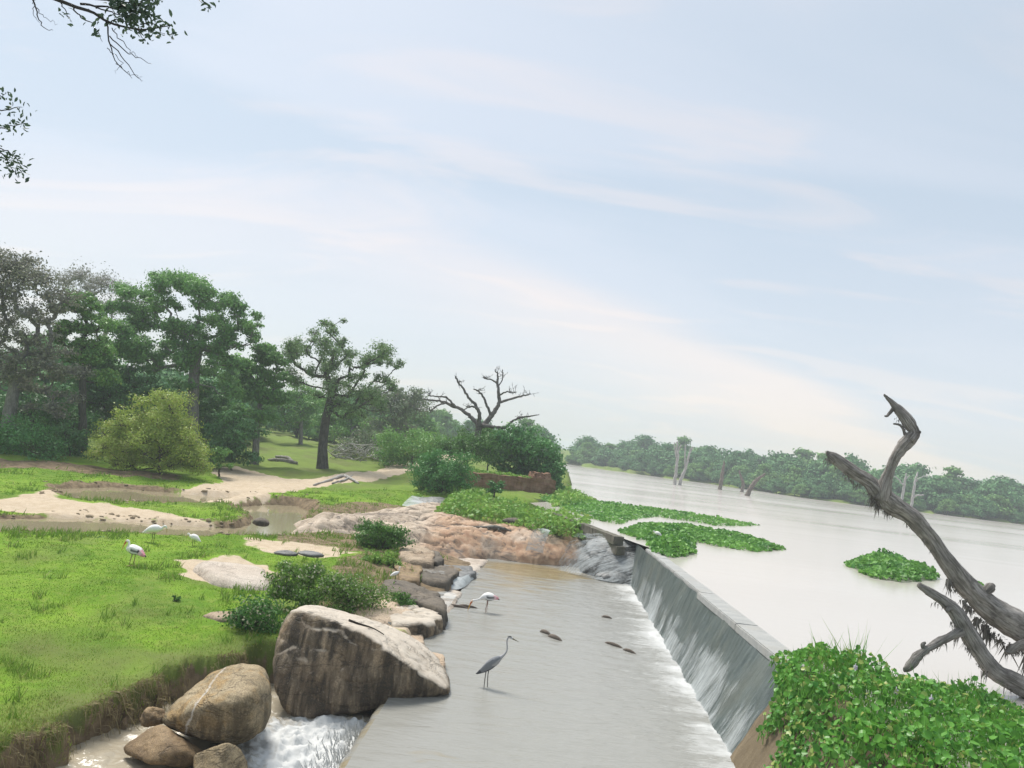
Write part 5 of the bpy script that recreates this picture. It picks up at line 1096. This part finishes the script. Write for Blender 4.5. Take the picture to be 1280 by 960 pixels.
# the 300 that show largest are leaves of their own
sx, sy, sz = scr(P); vis = (sx > 970) & (sx < 1285) & (sy < 965); hts = np.concatenate([hh*0+(P[:n_, 2]-LAKE-hh*.8), np.zeros(m_)+.0])
score = np.where(vis, size/sz+np.where(hts > -.02, .004, 0), -1); big_i = np.argsort(-score)[:300]; rest = np.ones(len(P), bool); rest[big_i] = False
tn = np.clip(.48+.6*n2(P[:, 0], P[:, 1], 1.2, 3, 8.)+.25*rng.normal(size=len(P)), 0, 1); lm = MB(); leaves(lm, P[rest], N[rest], size[rest], .88, .10, np.stack([tn, rng.random(len(P)), tn], 1)[rest], 'leaf')
A = P[rest][::2]; Bq = A.copy(); Bq[:, :2] += rng.normal(size=(len(A), 2))*.05; Bq[:, 2] -= .16; sticks(lm, A, Bq, .005, .008, (.9, .2, .3))
kb = 9000; A = np.stack([X, Y, np.full(n_, LAKE)], 1)[:kb]; D = np.stack([rng.normal(0, .35, kb), rng.normal(0, .35, kb), np.ones(kb)], 1)*(hh[:kb]*rng.uniform(.9, 1.7, kb))[:, None]; w = np.stack([rng.normal(size=kb), rng.normal(size=kb), np.zeros(kb)], 1); w = w/np.linalg.norm(w, axis=1)[:, None]*.008
gm = sstep(-.1, .25, n2(X[:kb], Y[:kb], .8, 3, 6.)); D *= (.3+.8*gm)[:, None]
lm.add(np.stack([A-w, A+w, A+D*.6+w*.8, A+D], 1).reshape(-1, 3), np.arange(kb)[:, None]*4+np.arange(4)[None], None, np.repeat(np.stack([.5+.5*rng.random(kb), rng.random(kb), rng.random(kb)], 1), 4, 0))
tag(reparent(lm.build('leaf_mass', MT['hyacinth']), hy), kind='stuff')
protosL = []
for k in range(6):
    mb = MB(); nr = 10; an = np.linspace(0, 2*np.pi, nr, endpoint=False); rim = np.stack([.5*np.cos(an), .46*np.sin(an)*(1-.12*np.cos(an)), .09*np.abs(np.sin(an))+.04*rng.normal(size=nr)], 1); mid = rim*np.array([.55, .55, .25])
    V = np.vstack([rim, mid, [[0, 0, -.015]]]); j = np.arange(nr); k2 = (j+1) % nr
    mb.add(V, np.stack([j, k2, nr+k2, nr+j], 1), np.stack([nr+j, nr+k2, np.full(nr, 2*nr)], 1), (rng.uniform(.15, 1.), rng.uniform(.2, .85), .5))
    me = mb.data('leaf'); me.polygons.foreach_set('use_smooth', np.ones(len(me.polygons), bool)); me.materials.append(MT['hyacinth']); protosL.append(me)
for i in big_i:
    o = link('leaf', protosL[int(rng.integers(0, 6))]); q = Vector(N[i]).to_track_quat('Z', 'Y').to_matrix().to_4x4() @ Matrix.Rotation(rng.random()*6.28, 4, 'Z')
    s_ = size[i]*1.02; o.parent = hy; o.matrix_parent_inverse = Matrix.Translation(-Vector(hy.location)); o.matrix_basis = Matrix.Translation(Vector(P[i])+Vector((0, 0, .03))) @ q @ Matrix.Diagonal((s_, s_, s_, 1))
for (px, py) in ((1120,868),(1164,878),(1069,838)):
    c = PZ(px, py, LAKE+.34); mb = MB(); kf = 16; a = rng.random(kf)*6.28; z = rng.random(kf)*.06; D = np.stack([np.cos(a), np.sin(a), .25+0*a], 1)
    leaves(mb, c+D*.018+np.stack([0*z, 0*z, z], 1), D*.5+unit(kf)*.4+np.array([0, -.4, .4]), .034, .6, .12, None, 'leaf'); tube(mb, [c-np.array([0, 0, .25]), c, c+np.array([0, 0, .10])], [.008, .007, .004], 5); reparent(mb.build('flower', MT['petal']), hy)

# ---------------------------------------------------------------- birds
def loft(mb, pts, n_, sides, col):
    """pts (x, z, half width, half height); col(t, up) -> rgb"""
    A = smooth_path(np.array(pts, float), n_); A[:, 2:] = np.maximum(A[:, 2:], .002); T = np.gradient(A[:, :2], axis=0); T /= np.linalg.norm(T, axis=1)[:, None]+1e-9; Nn = np.stack([-T[:, 1], T[:, 0]], 1)
    an = np.linspace(0, 2*np.pi, sides, endpoint=False); V = []; C = []
    for i, (x, z, a, b) in enumerate(A):
        for q in an:
            h = math.sin(q)*b; V.append((x+Nn[i, 0]*h, math.cos(q)*a, z+Nn[i, 1]*h)); C.append(col(i/(n_-1), (Nn[i, 1]*math.sin(q))))
    i = np.arange(n_-1)[:, None]*sides; j = np.arange(sides)[None]; k = (j+1) % sides
    V += [(A[0, 0], 0, A[0, 1]), (A[-1, 0], 0, A[-1, 1])]; C += [C[0], C[-1]]; n0 = n_*sides; jj = np.arange(sides); kk = (jj+1) % sides; b_ = (n_-1)*sides
    mb.add(np.array(V), np.stack([i+j, i+k, i+sides+k, i+sides+j], -1).reshape(-1, 4), np.vstack([np.stack([kk, jj, np.full(sides, n0)], 1), np.stack([b_+jj, b_+kk, np.full(sides, n0+1)], 1)]), np.array(C))
def bird(name, label, loc, heading, spine, col, legs, legcol, wing=None, s=1., cat='bird'):
    """one continuous body from bill to tail with legs; folded wings are parts"""
    root = thing(name, label, cat, tuple(loc)); root.rotation_euler = (0, 0, heading); root.scale = (s, s, s)
    mb = MB(); loft(mb, spine, 64, 12, col)
    for pts, r_ in legs: tube(mb, smooth_path(pts, 10), np.interp(np.linspace(0, 1, 10), [0, .45, .5, .55, 1], [r_*1.9, r_, r_*1.3, r_, r_*.9]), 6, legcol)
    for pts, r_ in legs:                                    # three spread toes
        f = np.array(pts[-1]); sticks(mb, np.repeat(f[None], 3, 0), f+np.array([(.07, .03, 0), (.08, -.005, 0), (.06, -.04, 0)]), r_*.8, r_*.4, legcol)
    mb.build('body', MT['feather'], root)
    if wing:
        wpts, wcol, off = wing
        for sd_ in (1, -1):
            w = MB(); loft(w, wpts, 30, 10, wcol); v = w.v[0]; v[:, 1] = v[:, 1]*.9+sd_*off(v[:, 0]); w.build('wing', MT['feather'], root)
    return root
WHT = (.80, .79, .77); PNK = (.72, .33, .38); BLK = (.035, .037, .042); YEL = (.62, .38, .10); ORG = (.55, .16, .06); LEG = (.33, .20, .16)
def stork(label, px, py, z, heading, pose, s=1.):
    p = PZ(px, py, z)
    if pose == 'hunched': sp = [(.27,.33,.004,.005),(.26,.40,.009,.010),(.235,.47,.014,.017),(.215,.52,.018,.022),(.19,.555,.030,.032),(.155,.565,.030,.032),(.125,.535,.024,.026),(.115,.48,.024,.028),(.115,.43,.035,.045),(.09,.40,.085,.085),(.0,.395,.115,.110),(-.11,.37,.105,.095),(-.22,.32,.065,.055),(-.31,.275,.030,.022),(-.36,.25,.012,.010)]
    else: sp = [(.47,.01,.004,.005),(.45,.09,.010,.010),(.43,.16,.015,.016),(.41,.22,.020,.022),(.38,.275,.028,.030),(.34,.30,.026,.028),(.29,.315,.019,.020),(.22,.335,.021,.024),(.15,.37,.034,.040),(.08,.41,.080,.080),(-.02,.44,.112,.105),(-.12,.44,.105,.095),(-.22,.42,.065,.055),(-.30,.395,.032,.022),(-.36,.375,.012,.010)]
    def col(t, u):
        if t < .16: return YEL
        if t < .33: return ORG if t < .26 else (.70, .52, .40)
        if t > .93: return BLK
        if t > .84: return PNK
        return WHT
    z0 = .40 if pose == 'hunched' else .44; sl = -.30 if pose == 'hunched' else -.06
    wp = [(.08, z0+.005, .012, .03), (.03, z0+.0, .022, .075), (-.06, z0-.01+sl*.05, .026, .088), (-.16, z0+sl*.14, .022, .070), (-.25, z0+sl*.32, .014, .045), (-.33, z0+sl*.48, .006, .018)]
    def wc_(t, u):
        if t > .80: return PNK
        if u > .55 or t > .66: return WHT if t < .62 else (.76, .55, .56)
        if u < -.35: return BLK if u < -.62 else WHT
        return BLK
    legs = [([(-.02,.045,z0-.06),(-.025,.045,.24),(-.0,.045,.12),(-.015,.045,.0)], .0085), ([(-.05,-.045,z0-.06),(-.055,-.045,.24),(-.05,-.045,.12),(-.06,-.045,.0)], .0085)]
    return bird('stork', label, p, heading, sp, col, legs, LEG, (wp, wc_, lambda x: .100-.35*np.clip(-.12-x, 0, 1)-.5*np.clip(x+.02, 0, 1)), s, 'stork')
def gz_at(px, py): q = PT(px, py); return tz(q[0], q[1])
stork('black and white stork with pink tail standing on one spot in the meadow', 163, 707, gz_at(163, 707), math.pi-.1, 'hunched', 1.08)
stork('black and white stork with pink tail bending its bill into the spillway water', 606, 766, -.02, math.pi+.15, 'bent', 1.0)
def white_bird(name, label, p, heading, pose, s=1., bill=(.58, .40, .22)):
    if pose == 'upright': sp = [(.27,.60,.003,.003),(.22,.62,.007,.008),(.17,.635,.013,.015),(.135,.63,.022,.026),(.105,.61,.020,.022),(.10,.56,.014,.016),(.125,.50,.014,.016),(.11,.44,.020,.024),(.06,.40,.055,.055),(-.02,.37,.070,.068),(-.11,.33,.060,.055),(-.20,.27,.030,.026),(-.26,.23,.008,.008)]
    else: sp = [(.30,.26,.003,.004),(.295,.34,.009,.010),(.275,.41,.015,.018),(.25,.45,.028,.030),(.215,.45,.028,.030),(.18,.42,.026,.030),(.13,.385,.060,.060),(.04,.375,.108,.102),(-.07,.36,.115,.100),(-.18,.31,.080,.065),(-.27,.255,.030,.025),(-.32,.23,.010,.010)]
    def col(t, u): return bill if t < (.17 if pose != 'upright' else .19) else WHT
    legs = [([(.0,.035,.31),(-.01,.035,.17),(.0,.035,.0)], .007), ([(-.03,-.035,.31),(-.035,-.035,.17),(-.03,-.035,.0)], .007)]
    wp = [(.07,.385,.010,.02),(.0,.37,.018,.062),(-.10,.335,.018,.060),(-.20,.275,.010,.030),(-.25,.24,.004,.01)]
    return bird(name, label, p, heading, sp, col, legs, (.06, .055, .05), (wp, lambda t, u: (.74, .73, .72), lambda x: .075-.25*np.clip(-.08-x, 0, 1)-.4*np.clip(x+.0, 0, 1)), s, 'bird')
def on_land(px, py): q = PT(px, py); return (q[0], q[1], tz(q[0], q[1])-.01)
white_bird('egret', 'plump white bird hunched at the pond edge behind the stork', on_land(192, 676), .15, 'hunched', 1.15)
white_bird('egret', 'smaller white bird at the pond edge, right of the plump one', on_land(241, 680), math.pi-.2, 'hunched', .82)
white_bird('egret', 'tiny white egret on the far bank of the rippled pond', on_land(334, 631), .3, 'upright', .75)
white_bird('egret', 'white egret standing among rocks beside the small waterfall', PZ(494, 727, .50), .4, 'upright', .62)
white_bird('egret', 'white egret among the hyacinth at the far end of the weir', PZ(821, 674, LAKE+.2), 2.6, 'hunched', .62)
GRY = (.20, .21, .225)
hsp = [(.52,.935,.003,.003),(.46,.955,.008,.008),(.40,.975,.013,.014),(.365,.99,.021,.024),(.325,.995,.020,.022),(.300,.965,.014,.015),(.295,.90,.012,.013),(.31,.82,.012,.013),(.31,.74,.014,.015),(.27,.665,.018,.021),(.215,.61,.032,.036),(.15,.555,.066,.070),(.06,.475,.082,.085),(-.03,.395,.070,.066),(-.11,.325,.042,.036),(-.18,.27,.020,.016),(-.215,.245,.006,.006)]
def hcol(t, u):
    if t < .13: return (.16, .14, .09)
    if t < .28: return (.55, .55, .55) if not (.19 < t < .27 and u > .35) else BLK
    if t < .62: return (.42, .42, .43)
    if t > .90: return (.07, .075, .085)
    return GRY if u > -.3 else (.40, .40, .41)
hw = [(.17,.565,.010,.02),(.12,.53,.020,.060),(.04,.455,.024,.080),(-.05,.375,.020,.062),(-.13,.305,.012,.035),(-.20,.25,.005,.012)]
def hwc(t, u): return (.07, .075, .085) if t > .78 or u < -.55 else ((.30, .31, .325) if t < .2 else GRY)
bird('heron', 'grey heron with a long raised neck wading in the spillway', PZ(607, 861, -.03), -.12, hsp, hcol,
     [([(.02,.03,.42),(.01,.03,.24),(.03,.03,.0)], .0085), ([(-.02,-.03,.42),(-.03,-.03,.24),(-.03,-.03,.0)], .0085)], (.075, .07, .065), (hw, hwc, lambda x: .062-.3*np.clip(-.05-x, 0, 1)-.35*np.clip(x-.06, 0, 1)), 1.0, 'heron')
# ---------------------------------------------------------------- crocodiles and drift pieces
def croc(label, p, heading, s, pitch=0.):
    root = thing('crocodile', label, 'crocodile', tuple(p)); root.rotation_euler = (0, pitch, heading); root.scale = (s, s, s); mb = MB()
    sp = [(.62,.045,.014,.010),(.60,.05,.036,.022),(.52,.055,.040,.026),(.44,.07,.055,.040),(.37,.085,.072,.055),(.28,.08,.075,.058),(.16,.085,.115,.080),(.0,.09,.130,.088),(-.16,.08,.110,.074),(-.30,.062,.070,.052),(-.48,.045,.045,.036),(-.70,.03,.025,.024),(-.92,.02,.006,.010)]
    def cc(t, u): return (.085, .085, .072) if u > -.2 else (.15, .14, .11)
    loft(mb, sp, 70, 14, cc); v = mb.v[0]; up = v[:, 2] > .06; v[up, 2] += .010*np.abs(np.sin(v[up, 0]*60))*np.abs(np.cos(v[up, 1]*70)); v[:, 1] += .05*np.sin((v[:, 0]-.2)*3.2)*(v[:, 0] < 0)
    for x, sd_ in ((.18, 1), (.18, -1), (-.2, 1), (-.2, -1)): tube(mb, smooth_path([(x, sd_*.08, .07), (x-.03, sd_*.16, .05), (x+.04, sd_*.19, .012), (x+.09, sd_*.20, .008)], 8), np.linspace(.032, .014, 8), 7, (.085, .085, .072))
    for sd_ in (1, -1): loft_b = MB(); tube(mb, [(.40, sd_*.035, .115), (.37, sd_*.035, .128), (.34, sd_*.035, .118)], [.008, .018, .010], 6, (.075, .075, .06))
    mb.build('body', MT['scale'], root); return root
croc('dark crocodile resting on the wet slab behind the huge boulder', PZ(478, 790, .08)+np.array([.02, .15, .04]), -.30, .95)
dg = bpy.context.evaluated_depsgraph_get(); dg.update()
def drop(px, py, z):
    """first surface met along the view ray through a pixel near height z (to seat things on rock)"""
    d = ray(px, py); h, loc, *_ = scene.ray_cast(bpy.context.evaluated_depsgraph_get(), Vector(CPOS), Vector(d).normalized()); return np.array(loc) if h else PZ(px, py, z)
q = drop(618, 662, 1.2); q2 = drop(600, 657, 1.2)
croc('mottled grey crocodile stretched out on the red rock by the marsh plants', q+np.array([0, .05, -.02]), -.10, 1.15)
def lump(name, label, px, py, wpx, hpx, rz, cat='driftwood', mat='deadbrown', y=None, parts=None):
    root = thing(name, label, cat, tuple(PZ(px, py, 0)))
    for (ax, ay, w) in parts or ((px, py, wpx),):
        c = PZ(ax, ay, .0); m = MPP(c[1]); mb = MB(); L_ = w*m*.95; d = np.array([math.cos(rz), math.sin(rz), 0])
        tube(mb, smooth_path([c-d*L_+np.array([0, 0, -.05]), c-d*L_*.4+np.array([0, 0, .015]), c+d*L_*.3+np.array([0, 0, .02]), c+d*L_+np.array([0, 0, -.05])], 14), np.array([.3, .55, .75, .9, 1, 1, 1, .95, .9, .85, .75, .6, .4, .2])*hpx*m*.42, 8, bump=.15)
        reparent(mb.build('log_hump', MT[mat]), root)
    return root
lump('drift_log', 'dark two-humped log breaking the surface in mid spillway', 688, 795, 30, 7, -.85, parts=((682, 791.5, 11), (694, 798, 15)))
lump('drift_log', 'thin dark log lying in the riffle near the weir foot', 775, 809, 40, 5, -.85, parts=((768, 807, 20), (787, 815, 14)))
lump('drift_log', 'small dark chip of wood showing near the weir foot', 759, 772.5, 9, 5, -.5)
lump('drift_log', 'dark branch poking from the slab towards the bending stork', 582, 759, 34, 5, -.1, parts=((572, 759, 22), (585, 759, 18)))
sp_ = [drop(x, y, .5)+np.array([0, -.02, .03]) for x, y in ((436,777),(450,782),(466,787),(480,795))]; mb = MB(); tube(mb, smooth_path(sp_, 14), np.linspace(.022, .008, 14), 6, bump=.1); tag(mb.build('dead_branch', MT['twig']), 'crooked dark stick lying on the pale back of the huge boulder', 'branch')
lump('drift_log', 'thin dark drift line floating in the lake by the stumps', 885, 617, 26, 1.4, -.1) if False else None

# ---------------------------------------------------------------- grass
def grass_field():
    N0 = 420000; r_ = 8.2*np.exp(rng.random(N0)*math.log(46/8.2)); a = R(1)*rng.uniform(-42, 3, N0); X = r_*np.sin(a); Y = r_*np.cos(a)
    pre = ~((Y > 28) & (X > -5.5) & (Y < 40)) & ~((X > -3.2) & (Y > 15.5) & (Y < 29)) & (sdf(poolpoly, X, Y) > .6) & (sdf(lowpoly, X, Y) > -.35); X, Y, r_ = X[pre], Y[pre], r_[pre]; N0 = len(X)
    z, dA, dB, dL, dP, dK, wob = terrain(X, Y); ok = (dA+wob > .25) & (dB+wob > .35) & (dL > .06) & (dP > .7) & (dK > 1.2)
    den = sstep(-.35, .30, n2(X, Y, .7, 3, 4.)+.25)
    for poly, m_ in ((S1, .35), (S2, .35), (S3, .2), (S4, .1), (S5, .3), (M1, .2)): ok &= sdf(poly, X, Y)+wob*.6 > m_*.6
    ok &= (rng.random(N0) < .25+.75*den); ok &= ~((Y > 28) & (X > -5.5) & (Y < 40)); ok &= ~((X > -3.2) & (Y > 15.5) & (Y < 29))
    X, Y, z, r_, dL, den = X[ok], Y[ok], z[ok], r_[ok], dL[ok], den[ok]; n_ = len(X)
    h = (.016+.022*rng.random(n_)+.02*np.clip(n2(X, Y, 1.8, 3, 2.), 0, 1))*(1+.012*r_)*(1+.9*np.exp(-dL/.35)); w = np.maximum(.0045, r_*.00060)
    D = np.stack([rng.normal(.12, .45, n_), rng.normal(0, .45, n_), np.ones(n_)], 1); D /= np.linalg.norm(D, axis=1)[:, None]; D *= h[:, None]
    q = rng.random(n_)*3.14; W = np.stack([np.cos(q), np.sin(q)*.5, 0*q], 1)*w[:, None]; P = np.stack([X, Y, z-.012], 1)
    t = np.clip(.45+.55*n2(X, Y, .55, 3, 3.)+.35*n2(X, Y, 2.1, 2, 5.)+.22*rng.normal(size=n_), 0, 1); dry = (np.exp(-dL/.9)*.9 > rng.random(n_)) | (rng.random(n_) < .03+.5*np.clip(n2(X, Y, .45, 4, 2.)-.12, 0, 1))
    C = np.stack([t, np.where(dry, .97, .3), t], 1); mb = MB(); mb.add(np.stack([P-W, P+W, P+D], 1).reshape(-1, 3), None, np.arange(n_)[:, None]*3+np.arange(3)[None], np.repeat(C, 3, 0))
    return tag(mb.build('meadow_grass', MT['grass'], smooth=False), 'short bright green grass of the meadow on the left bank', 'grass', kind='stuff')
grass_field()
def bank_fringe():
    """dry roots and grass hanging over the undercut stream bank"""
    n0 = 60000; X = rng.uniform(-8, -2.8, n0); Y = rng.uniform(7, 14.6, n0); dL = sdf(lowpoly, X, Y); k = (dL > -.06) & (dL < .26); X, Y = X[k][:14000], Y[k][:14000]; n_ = len(X); z = terrain(X, Y)[0]
    e = .05; gx = (sdf(lowpoly, X+e, Y)-sdf(lowpoly, X-e, Y)); gy = (sdf(lowpoly, X, Y+e)-sdf(lowpoly, X, Y-e)); g_ = np.stack([-gx, -gy], 1); g_ /= np.linalg.norm(g_, axis=1)[:, None]+1e-9
    l_ = rng.uniform(.06, .34, n_); P = np.stack([X, Y, z+.01], 1); A = P+np.stack([g_[:, 0]*l_*.45, g_[:, 1]*l_*.45, .03*rng.normal(size=n_)+.02], 1); Bq = A+np.stack([g_[:, 0]*l_*.25+rng.normal(0, .03, n_), g_[:, 1]*l_*.25+rng.normal(0, .03, n_), -l_*rng.uniform(.4, 1., n_)], 1)
    w = np.stack([rng.normal(size=n_), rng.normal(size=n_), np.zeros(n_)], 1); w = w/np.linalg.norm(w, axis=1)[:, None]*.0045; t = rng.random((n_, 3)); mb = MB()
    mb.add(np.stack([P-w, P+w, A+w, A-w], 1).reshape(-1, 3), np.arange(n_)[:, None]*4+np.arange(4)[None], None, np.repeat(t, 4, 0)); mb.add(np.stack([A-w, A+w, Bq], 1).reshape(-1, 3), None, np.arange(n_)[:, None]*3+np.arange(3)[None], np.repeat(t, 3, 0))
    for k in range(14):
        i = int(rng.integers(0, n_)); p = P[i]; g3 = np.array([g_[i, 0], g_[i, 1], 0]); tube(mb, smooth_path([p-g3*.05, p+g3*.12, p+g3*.20+np.array([rng.normal()*.1, 0, -.25]), p+g3*.28+np.array([rng.normal()*.2, 0, -.5])], 10, .01), np.linspace(.009, .003, 10), 5, (.8, .9, .9))
    return tag(mb.build('bank_roots', MT['drygrass'], smooth=False), 'dry grass and roots hanging over the cut stream bank', 'dry grass', kind='stuff')
bank_fringe()
def clods():
    """dry mud crumbs along the cut pond banks"""
    n0 = 60000; r_ = rng.uniform(17, 46, n0); a = R(1)*rng.uniform(-42, -10, n0); X = r_*np.sin(a); Y = r_*np.cos(a); z, dA, dB, dL, dP, dK, wob = terrain(X, Y)
    e = np.minimum(dA, dB)+wob; k = (e > .0) & (e < .9) & (n2(X, Y, 1.1, 3, 2.) > .12); X, Y, z = X[k][:350], Y[k][:350], z[k][:350]; V, F = ico(1); mb = MB()
    for x, y, zz in zip(X, Y, z):
        s_ = abs(rng.normal(.02, .03))+.015; W = V*np.array([s_*1.5, s_*1.2, s_*.7])*(1+.3*rng.normal(size=(len(V), 1))); mb.add(W+np.array([x, y, zz]), None, F, tuple(rng.random(3)))
    return tag(mb.build('mud_clods', MT['mudclod'], smooth=False), 'dry brown mud clods crumbling along the pond banks', 'mud', kind='stuff')
clods()
def tall_tufts():
    n0 = 150000; r_ = 9*np.exp(rng.random(n0)*math.log(5)); a = R(1)*rng.uniform(-42, 0, n0); X = r_*np.sin(a); Y = r_*np.cos(a); z, dA, dB, dL, dP, dK, wob = terrain(X, Y)
    e = np.minimum(dA, dB)+wob; t = n2(X, Y, 1.4, 3, 12.); k = ((e > .2) & (e < 1.6) & (t > .22)) | ((e > 1) & (dL > .3) & (dP > 1.) & (t > .5)) | ((Y > 16) & (Y < 29) & (X > -5.2) & (X < -2.2) & (t > .12))
    k &= (sdf(S1, X, Y) > .2) & (sdf(S2, X, Y) > .2) & (sdf(S4, X, Y) > -.1) & (dP > .9); X, Y, z, r_ = X[k][:26000], Y[k][:26000], z[k][:26000], r_[k][:26000]; n_ = len(X)
    h = rng.uniform(.08, .24, n_); D = np.stack([rng.normal(.1, .4, n_), rng.normal(0, .4, n_), np.ones(n_)], 1)*h[:, None]; q = rng.random(n_)*3.14; W = np.stack([np.cos(q), np.sin(q)*.5, 0*q], 1)*np.maximum(.006, r_*.0006)[:, None]; P = np.stack([X, Y, z-.01], 1); c = np.stack([rng.random(n_)*.8, rng.random(n_), rng.random(n_)], 1); mb = MB()
    mb.add(np.stack([P-W, P+W, P+D*.6+W*.7, P+D], 1).reshape(-1, 3), np.arange(n_)[:, None]*4+np.arange(4)[None], None, np.repeat(c, 4, 0))
    return tag(mb.build('tall_grass', MT['shrubgrass'], smooth=False), 'taller darker grass tufts scattered along the ponds and in the meadow', 'grass', kind='stuff')
tall_tufts()
# ---------------------------------------------------------------- air
HAZE = .0010
def haze():
    bm = bmesh.new(); bmesh.ops.create_cube(bm, size=1.); me = bpy.data.meshes.new('haze'); z0, z1 = -4., 24.
    for v in bm.verts: v.co = (v.co.x*2600, v.co.y*2600+30, (z0+z1)/2+v.co.z*(z1-z0))
    bm.to_mesh(me); bm.free(); m = bpy.data.materials.new('haze_air'); m.use_nodes = True; nt = m.node_tree; nt.nodes.clear(); out = nt.nodes.new('ShaderNodeOutputMaterial'); v = nt.nodes.new('ShaderNodeVolumePrincipled')
    v.inputs['Color'].default_value = (.80, .87, .93, 1); v.inputs['Density'].default_value = HAZE; v.inputs['Anisotropy'].default_value = .1; nt.links.new(v.outputs[0], out.inputs['Volume']); me.materials.append(m); return tag(link('haze', me), kind='stuff')
haze()
